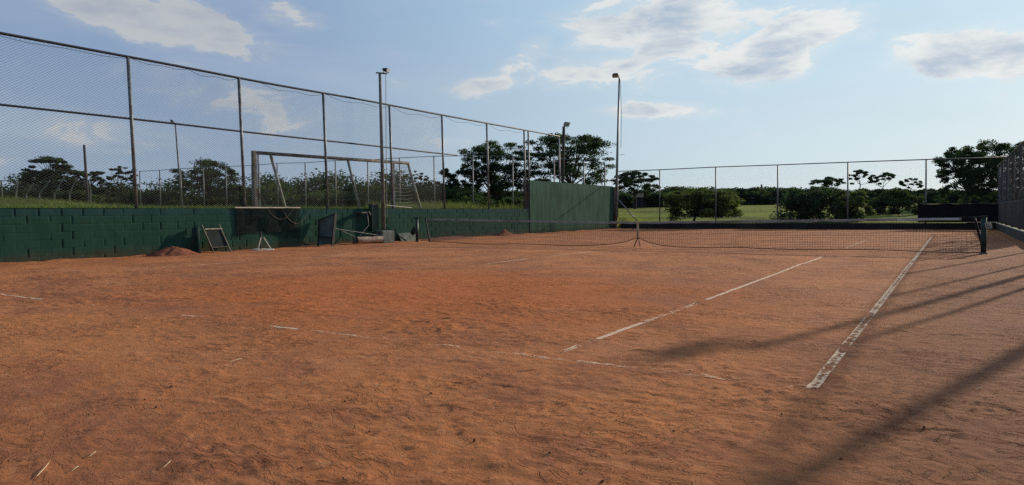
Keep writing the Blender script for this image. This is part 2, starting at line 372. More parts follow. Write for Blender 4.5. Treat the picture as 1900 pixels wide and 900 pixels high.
def press(x, y, z):
    for (fx, fy, a, L, W, dp) in _fp:
        j = np.abs(x[0]-fx) < .3; i = np.abs(y[:, 0]-fy) < .3
        if not j.any() or not i.any(): continue
        ii = np.ix_(i, j); dx, dy = x[ii]-fx, y[ii]-fy
        u = (dx*math.cos(a)+dy*math.sin(a))/L; v = (-dx*math.sin(a)+dy*math.cos(a))/W; d = np.sqrt(u*u+v*v)
        z[ii] += dp*(-smooth01((1.05-d)/.22)+1.1*np.exp(-((d-1.2)/.16)**2)*(.55+.45*np.sign(u)))+.0012*np.sin(u*22)*(d < 1)
    for (fx, fy, a, L, W, dp) in _sc:
        j = np.abs(x[0]-fx) < .6; i = np.abs(y[:, 0]-fy) < .6
        if not j.any() or not i.any(): continue
        ii = np.ix_(i, j); dx, dy = x[ii]-fx, y[ii]-fy
        u = (dx*math.cos(a)+dy*math.sin(a))/L; v = (-dx*math.sin(a)+dy*math.cos(a)+.12*L*u*u)/W
        z[ii] += dp*np.exp(-np.where(v > 0, v*.35, v)**2)*np.clip(1-u*u, 0, 1)
    return z
def graded(a, b_, c, s0, k):
    """coordinates from a to b, spacing s0 near c growing by k per metre away from it"""
    r = [c]
    while r[-1] < b_: r.append(r[-1]+s0+k*max(0, r[-1]-c-3))
    r[-1] = b_; l = [c]
    while l[-1] > a: l.append(l[-1]-s0-k*max(0, c-l[-1]-3))
    l[-1] = a
    return np.array(sorted(set(l[1:]+r)))
gx = graded(XW-.06, XR+.06, 6.6, .017, .0042); gy = graded(-34, 24.2, -16.6, .016, .0066)
GX, GY = np.meshgrid(gx, gy)
GZ = press(GX, GY, clay_base(GX, GY))
# clay banked up a little against the walls
GZ += .05*np.exp(-np.maximum(0, GX-XW)/.18)*(.6+fbm(GY*1.3, GY*0, 3, 3))+.03*np.exp(-np.maximum(0, XR-GX)/.15)
def clay_z(x, y):
    i = int(np.clip(np.searchsorted(gy, y), 1, len(gy)-1)); j = int(np.clip(np.searchsorted(gx, x), 1, len(gx)-1))
    return float(max(GZ[i, j], GZ[i-1, j], GZ[i, j-1], GZ[i-1, j-1]))
keep_y = (GY[:-1, :-1]+GY[1:, 1:])/2
wall_y = FA[1]+(FB[1]-FA[1])*((GX[:-1, :-1]+GX[1:, 1:])/2-FA[0])/(FB[0]-FA[0])
tag(gridmesh('clay_court', GX, GY, GZ, m_clay, keep=(keep_y < wall_y+.1)), kind='structure')

def lerp(a, b_, t): return a+(b_-a)*t
MOUND = at(10, 385, 36)
def terrain(x, y):
    x = np.asarray(x, float); y = np.asarray(y, float)
    dl = np.maximum(0, -11.1-x)
    zl = 1.27+.0125*np.minimum(dl, 120)+.002*np.maximum(dl-120, 0)
    dy = np.maximum(0, y-24)
    zf = .26+.038*np.minimum(dy, 34)+.015*np.clip(dy-34, 0, 45)+.003*np.maximum(dy-114, 0)
    zr = zf
    t = smooth01((y-13-.1*dl)/22)
    z = np.where(x < -11.08, lerp(zl, zf, t), zr)
    z = z+.10*fbm(x*.09, y*.09, 21, 3)*smooth01((np.hypot(x, y-0)-16)/20)
    z = z+.62*np.exp(-(((x-MOUND[0])/6.)**2+((y-MOUND[1])/4.)**2))
    edge = FA[1]+(FB[1]-FA[1])*(x-FA[0])/(FB[0]-FA[0])
    inside = (x > -11.08) & (x < 9.74) & (y < edge+.12)
    return np.where(inside, -.22, z)
def coords(breaks, lo, hi):
    out = []
    for a, b_, s in breaks: out += list(np.arange(a, b_, s))
    neg = []; p = breaks[0][0]; s = breaks[0][2]
    while p > lo: s *= 1.13; p -= s; neg.append(p)
    pos = []; p = breaks[-1][1]; s = breaks[-1][2]
    while p < hi: pos.append(p); s *= 1.13; p += s
    return np.array(sorted(neg)+out+pos)
tx = np.array(sorted(list(coords([(-60, -11.6, .8), (-11.5, -11.2, .3), (-10.9, 9.6, 1.2), (9.9, 40, 1.)], -1500, 1500))+[-11.10, -11.06, 9.72, 9.76]))
ty = coords([(-36, 21, .8), (21.2, 25.5, .12), (25.6, 90, .8)], -1500, 2500)
TX, TY = np.meshgrid(tx, ty)
tag(gridmesh('ground', TX, TY, terrain(TX, TY), m_lawn), kind='structure')
def tz(x, y): return float(terrain(np.array([x]), np.array([y]))[0])

# ------------------------------------------------------------------ court lines
def court_line(name, a, b_, width, cover):
    """strip lying on the clay; cover(t) in 0..1 is how much of the tape still shows"""
    a, b_ = np.array(a, float), np.array(b_, float); L = np.linalg.norm(b_-a); d = (b_-a)/L; s = np.array([-d[1], d[0]])
    n = int(L/.05)+2; V = []; cov = []
    for i in range(n):
        t = i/(n-1); p = a+d*L*t
        zs = [clay_z(*(p+s*o*width)) for o in (-.5, -.25, 0, .25, .5)]
        for o, z_ in zip((-.5, -.25, 0, .25, .5), zs): V.append((*(p+s*o*width), z_+.002)); cov.append((cover(t), 1. if abs(o) > .4 else (0. if abs(o) > .1 else -.6), 0, 1))
    Fc = [(i*5+k, i*5+k+1, i*5+k+6, i*5+k+5) for i in range(n-1) for k in range(4)]
    me = bpy.data.meshes.new(name); me.from_pydata(V, [], Fc); me.update(); me.materials.append(m_line); me.shade_smooth()
    ca = me.color_attributes.new('cover', 'FLOAT_COLOR', 'POINT'); ca.data.foreach_set('color', np.array(cov, dtype=np.float32).reshape(-1))
    return tag(link(name, me), kind='structure')
def spans(base, ss):
    def f(t):
        v = base
        for a, b_, c_ in ss:
            k = min(smooth01((t-a)/.01+.5), smooth01((b_-t)/.01+.5)); v = max(v, base+(c_-base)*float(k))
        return v
    return f
XD, XS, YB, YS = 7.13, 5.34, -15.45, -8.3
def tpos(x, y, a, b_, axis):
    p = gnd(x, y); return (p[axis]-a)/(b_-a)
# right doubles sideline: well preserved, full of dirt in its middle
court_line('court_line_markings', (XD, YB-.05), (XD+.0, 14.6), .066, spans(.2, [(0, .045, .58), (.05, .12, .56), (.12, .4, .63), (.4, .9, .74), (.9, 1, .5)]))
def ts(x, y): return tpos(x, y, YB, 10.5, 1)
court_line('court_line_markings', (XS+.01, YB), (XS-.06, 10.5), .05,
           spans(0, [(ts(1042, 656), ts(1080, 643), .78), (ts(1080, 643), ts(1108, 632), .5), (ts(1106, 633), ts(1200, 600), .84), (ts(1200, 600), ts(1270, 574), .54), (ts(1270, 573), ts(1300, 561), .6),
                     (ts(1310, 557), ts(1524, 477), .88), (ts(1524, 477), ts(1570, 461), .35), (ts(1570, 461), ts(1612, 446), .66), (ts(1618, 443), ts(1640, 437), .5)]))
def tb(x, y): return (gnd(x, y)[0]-(-7.1))/(XD+7.1)
court_line('court_line_markings', (-7.1, -15.2), (XD, YB), .044,
           spans(.28, [(0, tb(75, 556), .75), (tb(150, 565), tb(320, 586), .36), (tb(325, 587), tb(365, 590), .74), (tb(500, 605), tb(550, 612), .85), (tb(560, 613), tb(720, 631), .52),
                      (tb(816, 643), tb(840, 646), .95), (tb(900, 654), tb(1060, 674), .50), (tb(1060, 675), tb(1190, 690), .50), (tb(1200, 690), tb(1370, 711), .46)]))
def tl(x, y): return (gnd(x, y)[1]-(-15.4))/(15.4+15.4)
court_line('court_line_markings', (-6.1, -15.4), (-6.3, 15.4), .06,
           spans(.12, [(tl(225, 503), tl(335, 494), .8), (tl(335, 494), tl(462, 486), .98), (tl(605, 475), tl(700, 467), .95), (tl(700, 467), tl(790, 461), .85)]))
court_line('court_line_markings', (-.42, YS), (-.6, 8.3), .055,
           spans(.12, [(tpos(910, 491, YS, 8.3, 1), tpos(985, 481, YS, 8.3, 1), .8), (tpos(1020, 476, YS, 8.3, 1), tpos(1092, 467, YS, 8.3, 1), .82), (tpos(1285, 443, YS, 8.3, 1), .995, .72)]))
court_line('court_line_markings', (-4.8, YS), (XS, YS), .052, spans(.18, [(.82, .85, .55), (.3, .36, .42)]))
court_line('court_line_markings', (-4.9, 8.35), (XS, 8.3), .052, spans(.3, [(.5, .62, .55)]))
court_line('court_line_markings', (-6.3, 15.4), (XD, 15.0), .055, spans(.3, [(.2, .6, .5)]))

# ------------------------------------------------------------------ left block wall (relief of every course and joint)
WH = 1.31; Y0, Y1 = -33.5, 12.07
wy = np.arange(Y0, Y1+.001, .018); wz = np.concatenate([np.arange(-.1, WH-.005, .0165), [WH]])
WY, WZ = np.meshgrid(wy, wz); ch, bl = .196, .515
row = np.floor((WZ+.07)/ch); rz = (WZ+.07)/ch-row
off = .5*(row % 2)+.06*vn(row*3.1, row*0, 2)
cb = WY/bl+off; bi = np.floor(cb); rb = cb-bi
hb = _h(bi, row, 77)
jh = np.exp(-((np.minimum(rz, 1-rz)*ch)/.009)**2); jv = np.exp(-((np.minimum(rb, 1-rb)*bl)/.014)**2)
vj = np.where(rb < .5, _h(bi, row, 5), _h(bi+1, row, 5))
depth = .011*jh*(.3+_h(row, row, 9))+np.where(vj > .5, .034*_h(bi+(rb > .5), row, 6)**.5, 0.005)*jv*(.6+.8*_h(np.floor(WZ*30), bi, 8))
WX = XW+.004*(hb-.5)-depth+.006*fbm(WY*4, WZ*4, 61, 3)+.012*fbm(WY*.5, WZ*.6, 62, 2)
smear = smooth01((fbm(WY*.9, WZ*1.4, 66, 3)-.12)*6)      # patches where render covers the joints
WX = lerp(WX, XW+.004, smear*.75)
wall = thing('block_wall', (XW-.1, 0, 0), 'long low wall of dark green painted concrete blocks retaining the grass bank', 'wall')
g_ = gridmesh('block_face', WX, WY, WZ, m_blocks, wall)
mb = MB(); mb.box((XW-.17, Y0, -.3), (XW-.055, Y1, WH-.012)); mb.build('wall_core', m_blocks, wall)
V = []; n = 480
ys = np.linspace(Y0, Y1, n); X_, Y_ = np.meshgrid(np.array([XW-.17, XW-.11, XW-.05, XW+.004]), ys)
gridmesh('wall_top', X_, Y_, WH-.004+.012*fbm(X_*8, Y_*2.5, 15, 3), m_blocks, wall)

# tall rendered practice wall
Ya, Yb = 12.09, 22.75
pw = thing('practice_wall', (XW, 17, 0), 'tall faded green rendered practice wall streaked with damp at the far left corner', 'wall')
py_ = np.arange(Ya, Yb+.01, .06); pz = np.linspace(-.15, 2.80, 64); PY, PZ = np.meshgrid(py_, pz)
PX = XW+.03+.012*fbm(PY*.9, PZ*.9, 88, 4); top = 2.80+.02*vn(PY*1.4, PY*0, 3)-.004*(PY-Ya)
PZ = np.where(PZ > 2.79, top, PZ)
gridmesh('rendered_face', PX, PY, PZ, m_panelwall, pw)
mb = MB(); mb.box((XW-.17, Ya, -.2), (XW+.0, Yb, 2.765)); mb.build('wall_core', m_cement, pw)
mb = MB(); mb.box((XW-.34, Ya-.06, 1.25), (XW-.03, Ya-.002, 2.84)); mb.build('buttress', m_darkpole, pw)
mb = MB(); mb.box((XW-.25, Yb+.004, -.1), (XW+.05, Yb+.40, 2.72)); mb.build('buttress', m_darkpole, pw)

# far low dark wall and right kerb wall
def line_pt(t): return FA+(FB-FA)*t
fwall = thing('low_wall', (0, 23.2, 0), 'low black painted wall along the far end of the court', 'wall')
def slab(a, b_, z0, z1, th, name, m, par, n=60, out=0.):
    a, b_ = np.array(a, float), np.array(b_, float); d = (b_-a)/np.linalg.norm(b_-a); s = np.array([-d[1], d[0]])
    t = np.linspace(0, 1, n); V = []; Fc = []
    for i, k in enumerate(t):
        p = a+(b_-a)*k; wv = .006*vn(np.array([k*n*.4]), np.array([0.]), 4)[0]
        for (o, z) in ((0+out, z0), (0+out, z1+wv), (th, z1+wv), (th, z0)): V.append((p[0]+s[0]*o, p[1]+s[1]*o, z))
    for i in range(n-1):
        for j in range(4): Fc.append((i*4+j, i*4+(j+1) % 4, (i+1)*4+(j+1) % 4, (i+1)*4+j))
    Fc += [(0, 1, 2, 3), ((n-1)*4+3, (n-1)*4+2, (n-1)*4+1, (n-1)*4)]
    q = MB(); q.add(V, Fc); return q.build(name, m, par)
slab(FA, FB, -.25, .345, .15, 'wall_body', mat('black_bitumen_paint', (.010, .012, .014), .8, .35, 2, (.022, .03, .026)), fwall)
slab(line_pt(.94), line_pt(1.0), .3455, .385, .16, 'coping', m_coping, fwall, 12, -.01)
rwall = thing('kerb_wall', (XR+.06, 8, 0), 'low dark wall with pale cement coping under the right hand fence', 'wall')
slab((XR, 22.45), (XR, -33), -.25, .33, .15, 'wall_body', mat('dark_damp_cement', (.035, .042, .038), .85, .4, 2.5, (.07, .07, .06)), rwall, 200)
slab((XR-.015, 22.45), (XR-.015, -33), .3305, .36, .055, 'coping', m_coping, rwall, 200)

# ------------------------------------------------------------------ fences
def wires(A, B, z0, z1, ph, pv, r, bulge=0.):
    """diamond wire mesh between two ground points: straight diagonal wires clipped to the panel"""
    A, B = np.array(A, float), np.array(B, float); W = np.linalg.norm(B-A); d = (B-A)/W; H = z1-z0; s = np.array([-d[1], d[0]])
    run = H/pv*ph; V = []; Fc = []; k = 0
    for sg in (1, -1):
        off = .0015*sg; u = -run if sg > 0 else 0.
        while u < (W if sg > 0 else W+run):
            pts = []
            u0, v0, u1, v1 = u, 0., u+sg*run, H
            lo, hi = (0., 1.)
            for t0, t1 in (((0-u0)/(u1-u0), (W-u0)/(u1-u0)),):
                a_, b_ = min(t0, t1), max(t0, t1); lo, hi = max(lo, a_), min(hi, b_)
            if hi-lo > .01:
                nseg = 1
                P_ = []
                for t in (lo, hi):
                    uu = u0+(u1-u0)*t; vv = H*t
                    P_.append(np.array([A[0]+d[0]*uu+s[0]*off, A[1]+d[1]*uu+s[1]*off, z0+vv]))
                e = (P_[1]-P_[0]); e /= np.linalg.norm(e); n_ = np.array([s[0], s[1], 0]); m_ = np.cross(e, n_)
                for p in P_:
                    for a in (0, 2.094, 4.189): V.append(p+(n_*math.cos(a)+m_*math.sin(a))*r)
                Fc += [(k, k+1, k+4, k+3), (k+1, k+2, k+5, k+4), (k+2, k, k+3, k+5)]; k += 6
            u += ph
    q = MB(); q.add(V, Fc); return q
# left fence on the block wall
lf = thing('chain_link_fence', (XW-.1, 0, WH), 'tall chain link fence with two dark rails standing on the green block wall', 'fence')
XF = XW-.09
wires((XF, -30.0), (XF, 4.87), WH+.03, 5.33, .105, .066, .0024).build('wire_mesh', m_wire, lf)
for y in [-29.6, -26.15, -22.7, -19.25, -15.8, -12.35, -8.9, -5.42, -1.95, 1.5, 4.87, 8.35, 11.8, 12.22, 15.62]:
    zb = WH-.02 if y < 12 else 1.2
    pt = MB(); lean = .26 if y < -7 else .1
    pt.tube([(XF, y+.05, zb), (XF, y-.05, 5.36)], .045, 10).build('post', m_steel, lf, smooth=True)
def saggy(y0, y1, z, n, amp, seed):
    return [(XF, y, z+amp*float(vn(np.array([y*.23]), np.array([0.]), seed)[0])) for y in np.linspace(y0, y1, n)]
MB().tube(saggy(-30, 15.65, 5.37, 60, .05, 4), .036, 8).build('rail', m_railing, lf, smooth=True)
MB().tube(saggy(-30, 5.9, 3.71, 50, .04, 8), .028, 8).build('rail', m_railing, lf, smooth=True)
bw = MB()
for (a, b_, s) in ((-12.2, -8.9, .10), (-8.85, -7.2, .10), (-7.2, -5.5, .18), (-4.7, -2, .22), (-1.9, 1.5, .2), (1.6, 4.8, .28), (5, 8.3, .24), (8.5, 11.7, .3)):
    bw.tube([(XF+.03, lerp(a, b_, t), 5.33-s*4*t*(1-t)*(.7+.3*math.sin(t*9))) for t in np.linspace(0, 1, 9)], .006, 5, False)
bw.build('loose_wire', m_railing, lf)

# far fence behind the low wall
ff = thing('chain_link_fence', (0, 23.3, .3), 'low chain link fence closing the far end of the court', 'fence')
FN = np.array([0, .22])
def far_t(x):   # post foot on the far fence line seen at photo column x
    A, B = FA+FN, FB+FN; n = np.array([-(B-A)[1], (B-A)[0]]); d = ray(x, 350)
    t = ((A-C0[:2])@n)/(d[:2]@n); p = C0+d*t; return p[:2]
xs = [1146, 1224, 1328, 1443, 1573, 1718]
pts_f = [far_t(x) for x in xs]; pts_f.append(pts_f[-1]*2-pts_f[-2])
tops = []
for x, yt, p in zip(xs+[1860], [318, 315, 310, 306, 301, 296, 292], pts_f):
    dd = ray(x, yt); tt = (p[1]-CY)/dd[1]; ztop = CZ+dd[2]*tt; tops.append((p[0], p[1], ztop))
    MB().tube([(p[0], p[1], .05), (p[0], p[1], ztop)], .04, 8).build('post', m_steel, ff, smooth=True)
q = MB(); q.tube(tops, .028, 8); q.build('rail', m_steel, ff, smooth=True)
for i in range(len(pts_f)-1):
    wires(pts_f[i], pts_f[i+1], .36, min(tops[i][2], tops[i+1][2])-.02, .14, .10, .0013).build('wire_mesh', m_wire, ff)
a_ = gnd(1143, 386, 0); bx0 = pts_f[0]
MB().tube([(bx0[0]+.1, bx0[1]-.05, 1.9), (bx0[0]+1.55, bx0[1]-.1, .36)], .035, 8).build('brace', m_steel, ff, smooth=True)

# right fence with its cloth
rf = thing('screened_fence', (XR+.1, 5, .37), 'right hand side fence with grey cloth below and torn brown mesh above', 'fence')
XG = XR+.08
MB().tube([(XG, -30, 3.12), (XG, 24.0, 3.18)], .032, 8).build('rail', m_railing, rf, smooth=True)
for y in [-29, -25.5, -22, -18.6, -15.2, -11.6, -4.6, -1.1, 2.35, 5.8, 9.25, 12.7, 16.1, 19.6, 22.6]:
    MB().tube([(XG, y, .3), (XG, y, 3.13)], .042, 8).build('post', m_darkpole, rf, smooth=True)
wires((XG, -30), (XG, 22.6), .38, 3.1, .12, .085, .0016).build('wire_mesh', m_wire, rf)
# lower cloth: pleated sheet
cy = np.arange(5.85, 20.5, .05); cz = np.linspace(.40, 1.34, 14); CYg, CZg = np.meshgrid(cy, cz)
CXg = XG-.05+.03*np.sin(CYg*7+.8*vn(CYg, CZg, 3))*(.4+.6*(1.34-CZg))+.02*fbm(CYg*3, CZg*2, 71, 3)
cl = gridmesh('cloth', CXg, CYg, CZg, m_greyfab, rf); md = cl.modifiers.new('thick', 'SOLIDIFY'); md.thickness = .004
cy = np.arange(5.85, 14.4, .055); cz = np.arange(1.36, 3.08, .045); CYg, CZg = np.meshgrid(cy, cz)
CXg = XG-.045+.012*fbm(CYg*3, CZg*2, 72, 3)
kp = (fbm(CYg[:-1, :-1]*3, CZg[:-1, :-1]*3.5, 73, 4)-.14+.7*(vn(CYg[:-1, :-1]*19, CZg[:-1, :-1]*23, 3))) > 0
m_brownfab = mat('torn_brown_mesh', (.06, .048, .042), .9, .4, 5)
cl = gridmesh('torn_cloth', CXg, CYg, CZg, m_brownfab, rf, keep=kp); md = cl.modifiers.new('thick', 'SOLIDIFY'); md.thickness = .003

# black cloth hung in the far right corner, with its leaning struts
bc = thing('shade_cloth', (8, 22.4, .4), 'black shade cloth hung behind the net in the far right corner', 'windscreen')
p0, p1 = on_y(1703, 378, 22.4), on_y(1868, 377, 22.2)
u = np.linspace(0, 1, 60); v = np.linspace(0, 1, 16); U, VV = np.meshgrid(u, v)
ztop = lerp(p0[2], p1[2], U)-.035*np.abs(np.sin(U*math.pi*3)); Zc = lerp(.40, ztop, VV)
o = gridmesh('cloth', lerp(p0[0], p1[0], U), lerp(p0[1], p1[1], U)+.04*np.sin(U*40)*(1-VV*.6)+.03*fbm(U*9, VV*3, 4, 3), Zc, m_fabric, bc)
md = o.modifiers.new('thick', 'SOLIDIFY'); md.thickness = .006
MB().beam(p0+np.array([0, -.02, .01]), p1+np.array([0, -.02, .01]), .03, .04).build('batten', m_darkpole, bc)
s0, s1 = on_y(1852, 377, 22.0), on_y(1872, 362, 21.6)
MB().beam(s0, s1+(s1-s0)*.3, .05, .05).build('strut', m_steel, bc)
MB().beam((p1[0]-.15, p1[1]-.15, .36), (p1[0]+.22, p1[1]-.5, 1.9), .06, .06).build('strut', m_steel, bc)

# ------------------------------------------------------------------ floodlight poles
def flood(par, p, aim, w=.30, h=.16, tilt=35):
    """bell-shaped floodlight head: body, glass and bracket; aim = horizontal direction"""
    a = Vector((aim[0], aim[1], 0)).normalized(); fwd = (a*math.cos(R(tilt))-Vector((0, 0, 1))*math.sin(R(tilt))).normalized()
    sd = Vector((-a.y, a.x, 0)); u = sd.cross(fwd)*-1
    if u.z < 0: u = -u
    def P(s, t, f): return np.array(Vector(p)+sd*s+u*t+fwd*f)
    V = [P(-w/2, -h/2, .10), P(w/2, -h/2, .10), P(w/2, h/2, .10), P(-w/2, h/2, .10),
         P(-w/3.2, -h/3, -.06), P(w/3.2, -h/3, -.06), P(w/3.2, h/3, -.06), P(-w/3.2, h/3, -.06)]
    q = MB(); q.add(V, [(3, 2, 1, 0), (4, 5, 6, 7), (0, 1, 5, 4), (1, 2, 6, 5), (2, 3, 7, 6), (3, 0, 4, 7)])
    for k in (-.35, -.1, .15, .4): q.beam(P(w*k, -h*.3, -.07), P(w*k, h*.3, -.07), .012, .035)
    hd = q.build('lamp_head', m_black, par)
    q = MB(); e = .006
    q.add([P(-w/2+.02, -h/2+.02, .10+e), P(w/2-.02, -h/2+.02, .10+e), P(w/2-.02, h/2-.02, .10+e), P(-w/2+.02, h/2-.02, .10+e),
           P(-w/2+.02, -h/2+.02, .102), P(w/2-.02, -h/2+.02, .102), P(w/2-.02, h/2-.02, .102), P(-w/2+.02, h/2-.02, .102)],
          [(0, 1, 2, 3), (7, 6, 5, 4), (0, 4, 5, 1), (1, 5, 6, 2), (2, 6, 7, 3), (3, 7, 4, 0)])
    g = q.build('lamp_glass', m_lampglass, par)
    q = MB(); q.beam(P(-w/2-.01, 0, 0), P(-w/2-.01, -h*.9, 0), .02, .02).beam(P(w/2+.01, 0, 0), P(w/2+.01, -h*.9, 0), .02, .02).beam(P(-w/2-.02, -h*.9, 0), P(w/2+.02, -h*.9, 0), .02, .02)
    q.build('bracket', m_steel, par)
# 1: square concrete pole by the block wall
px, py = -10.70, .60
lp = thing('floodlight_pole', (px, py, .5), 'stout square concrete floodlight pole rising from the grey plinth at the block wall', 'light pole', 'court floodlight poles')
MB().tube([(px, py, .52), (px, py-.02, 3.2), (px, py-.06, 6.42)], [.075, .066, .05], 8).build('pole', m_pole, lp, smooth=True)
q = MB(); q.beam((px-.05, py-.20, 6.43), (px+.05, py+.26, 6.46), .05, .05); q.build('crossarm', m_steel, lp)
MB().tube([(px+.14, py+.12, 6.44), (px+.10, py+.11, 4), (px+.12, py+.06, 1.0)], .012, 6).build('cable', m_steel, lp)
flood(lp, (px+.06, py+.20, 6.58), (.9, .35), .32, .15, 12)
# plinth and pier
pb = thing('cement_plinth', (px, py, 0), 'rough grey cement plinth under the stout floodlight pole', 'plinth')
q = MB(); q.box((XW+.01, .3, -.05), (XW+.46, 1.0, .46)); o = q.build('block', m_cement, pb)
bv = o.modifiers.new('b', 'BEVEL'); bv.width = .04; bv.segments = 2
pr = thing('wall_pier', (XW+.1, .35, 0), 'dark green pier with mossy cap against the block wall', 'pier')
o = MB().box((XW+.012, .05, .501), (XW+.20, .42, 1.44)).build('pier_body', m_dkgreen, pr); bv = o.modifiers.new('b', 'BEVEL'); bv.width = .012
MB().box((XW-.03, .02, 1.4405), (XW+.22, .45, 1.49)).build('cap', m_wood, pr)
# 2: tall slim pole at the end of the practice wall
tx_, ty_ = on_x(1149, 142, XW+.15)[:2]
lp = thing('floodlight_pole', (XW+.15, 23.3, 0), 'tallest slim steel floodlight pole at the far end of the practice wall', 'light pole', 'court floodlight poles')
p_b = on_x(1142, 410, XW+.15); p_t = on_x(1149, 144, XW+.15)
MB().tube([(p_b[0], p_b[1], -.1), lerp(np.array([p_b[0], p_b[1], 0]), p_t, .5), p_t], [.10, .075, .05], 10).build('pole', m_steel, lp, smooth=True)
MB().tube([p_t+np.array([.06, 0, -.1]), p_t+np.array([.10, .10, -2.2]), p_t+np.array([.09, 0, -4.6])], .014, 6).build('cable', m_black, lp)
flood(lp, tuple(on_x(1142, 139, XW+.2)), (.3, -1), .40, .30, 62)
a1 = on_x(1152, 288, XW+.15)
MB().beam((p_t[0], a1[1]-.2, a1[2]), a1+np.array([.1, .35, .06]), .03, .03).build('crossarm', m_steel, lp)
# 3: pole behind practice wall
d3 = 62; p_t = at(1046, 236, d3); zb = tz(p_t[0], p_t[1])
lp = thing('floodlight_pole', (p_t[0], p_t[1], zb), 'dark floodlight pole with one boxy lamp behind the practice wall', 'light pole', 'court floodlight poles')
q_b = at(1042, 390, d3)
MB().tube([(q_b[0], q_b[1], zb-.2), p_t-np.array([0, 0, .25]), p_t], [.15, .13, .12], 8).build('pole', m_darkpole, lp, smooth=True)
MB().beam(p_t, at(1052, 230, d3), .16, .16).build('crossarm', m_darkpole, lp)
flood(lp, tuple(at(1051, 230, d3)), (RT[0]*.8-FW[0]*.6, RT[1]*.8-FW[1]*.6), .75, .42, 30)
# 4: slim pole across the field
d4 = 60; p_t = at(325, 228, d4); p_b = at(338, 382, d4); zb = tz(p_b[0], p_b[1])
lp = thing('floodlight_pole', (p_b[0], p_b[1], zb), 'thin floodlight pole standing in the playing field behind the fence', 'light pole')
MB().tube([(p_b[0], p_b[1], zb-.2), p_t], [.10, .055], 8).build('pole', m_steel, lp, smooth=True)
MB().beam(p_t, at(319, 226, d4), .06, .06).build('crossarm', m_steel, lp)
flood(lp, tuple(at(319, 225, d4)), (-RT[0]-.4*FW[0], -RT[1]-.4*FW[1]), .50, .28, 12)
# 5: leaning bare post
d5 = 40; p_t = at(156, 269, d5); p_b = at(164, 384, d5); zb = tz(p_b[0], p_b[1])
tag(MB().tube([(p_b[0], p_b[1], zb-.3), p_t], [.085, .065], 8).build('bare_post', m_darkpole, smooth=True), 'dark bare post leaning in the field behind the left fence', 'post')
# two poles on the right side whose shadows cross the court
for (X, Y, H, lab) in ((9.98, -2.0, 4.25, 'floodlight pole on the right side beside the net'), (9.98, -7.3, 4.6, 'floodlight pole on the right side nearer the baseline')):
    lp = thing('floodlight_pole', (X, Y, .25), lab, 'light pole')
    MB().tube([(X, Y, .2), (X, Y, H)], [.085, .065], 10).build('pole', m_pole, lp, smooth=True)
    MB().beam((X-.35, Y, H), (X+.1, Y, H), .05, .05).build('crossarm', m_steel, lp)
    flood(lp, (X-.30, Y, H+.12), (-1, -.1), .5, .3, 30)

# ------------------------------------------------------------------ net
NL, NR = gnd(774, 448.6), np.array([8.42, -.08, 0])
nl = thing('tennis_net', (0, .5, 0), 'sagging black tennis net with greyed headband across the clay court', 'net')
P0, P1 = np.array([*on_y(790, 404, .55)[:2]]), np.array([8.24, .06])
nd = (P1-P0)/np.linalg.norm(P1-P0); NLn = np.linalg.norm(P1-P0)
tS = ((on_y(1185, 412, .35)[0])-P0[0])/(P1[0]-P0[0])
def n_top(t): return .905-.145*(1-abs((t-tS)/(tS if t < tS else 1-tS))**1.25) if t < tS else .835-.075*(1-((t-tS)/(1-tS))**1.1)
def n_bot(t):
    d = (t-tS)*NLn
    return .025+.26*math.exp(-(abs(d)/.55)**1.15)+(.04*max(0, 1-t/.1)) + .012*math.sin(t*31)
def npt(t, k):
    p = P0+nd*NLn*t; z = n_bot(t)+(n_top(t)-n_bot(t))*k
    sl = .10*math.sin(t*7)*(1-k)*k*2-.04*(1-k)
    # end edges slant where the net hangs slack
    sh = (1-k)*(.20*max(0, 1-t/.03) + .20*max(0, (t-.985)/.015))
    return np.array([p[0]+nd[0]*sh, p[1]+nd[1]*sh+sl, z+(clay_z(p[0], p[1]) if k == 0 else 0)])
q = MB(); nv = 270
for i in range(nv+1):
    t = i/nv; q.tube([npt(t, k) for k in (0, .33, .66, 1)], .0028, 3, False)
for j in range(1, 17):
    k = j/17; q.tube([npt(t, k) for t in np.linspace(0, 1, 120)], .0034, 3, False)
q.build('netting', m_net, nl)
# headband
V = []; n = 140
for i in range(n):
    t = i/(n-1); p = npt(t*.985, 1)
    for (dy_, dz) in ((.012, .012), (-.012, .012), (-.016, -.05+.008*math.sin(i*.9)), (.016, -.05)): V.append(p+np.array([0, dy_, dz]))
Fc = [(i*4+j, i*4+(j+1) % 4, (i+1)*4+(j+1) % 4, (i+1)*4+j) for i in range(n-1) for j in range(4)]+[(3, 2, 1, 0), (n*4-4, n*4-3, n*4-2, n*4-1)]
q = MB(); q.add(V, Fc); q.build('headband', m_band, nl)
q = MB(); q.beam(npt(.905, 1)+np.array([0, -.02, -.02]), npt(.982, 1)+np.array([0, -.02, -.02]), .01, .05); q.build('headband_patch', mat('pale_band_patch', (.42, .43, .42), .8, .2, 6), nl)
for e in (0, 1):
    MB().tube([npt(e, k)+np.array([0, -.01, 0]) for k in np.linspace(0, 1, 8)], .028, 8).build('end_binding', m_black, nl, smooth=True)
q = MB(); q.tube([npt(t, 0)+np.array([0, -.006, .004]) for t in np.linspace(0, 1, 200)], .011, 5, False); q.build('bottom_cord', m_net, nl)
s_ = npt(tS, 1)
MB().beam(s_+np.array([0, -.03, .02]), (s_[0], s_[1]-.03, .27), .065, .012, up=(0, 1, 0)).build('centre_strap', m_strap, nl)
MB().tube([(s_[0]-.0, s_[1]-.03, .29), (s_[0]-.12, s_[1]-.04, .02)], .017, 6).tube([(s_[0]+.02, s_[1]-.03, .29), (s_[0]+.07, s_[1]-.02, .02)], .014, 6).build('strap_cord', mat('red_brown_cord', (.12, .04, .02), .9, .3, 9), nl)
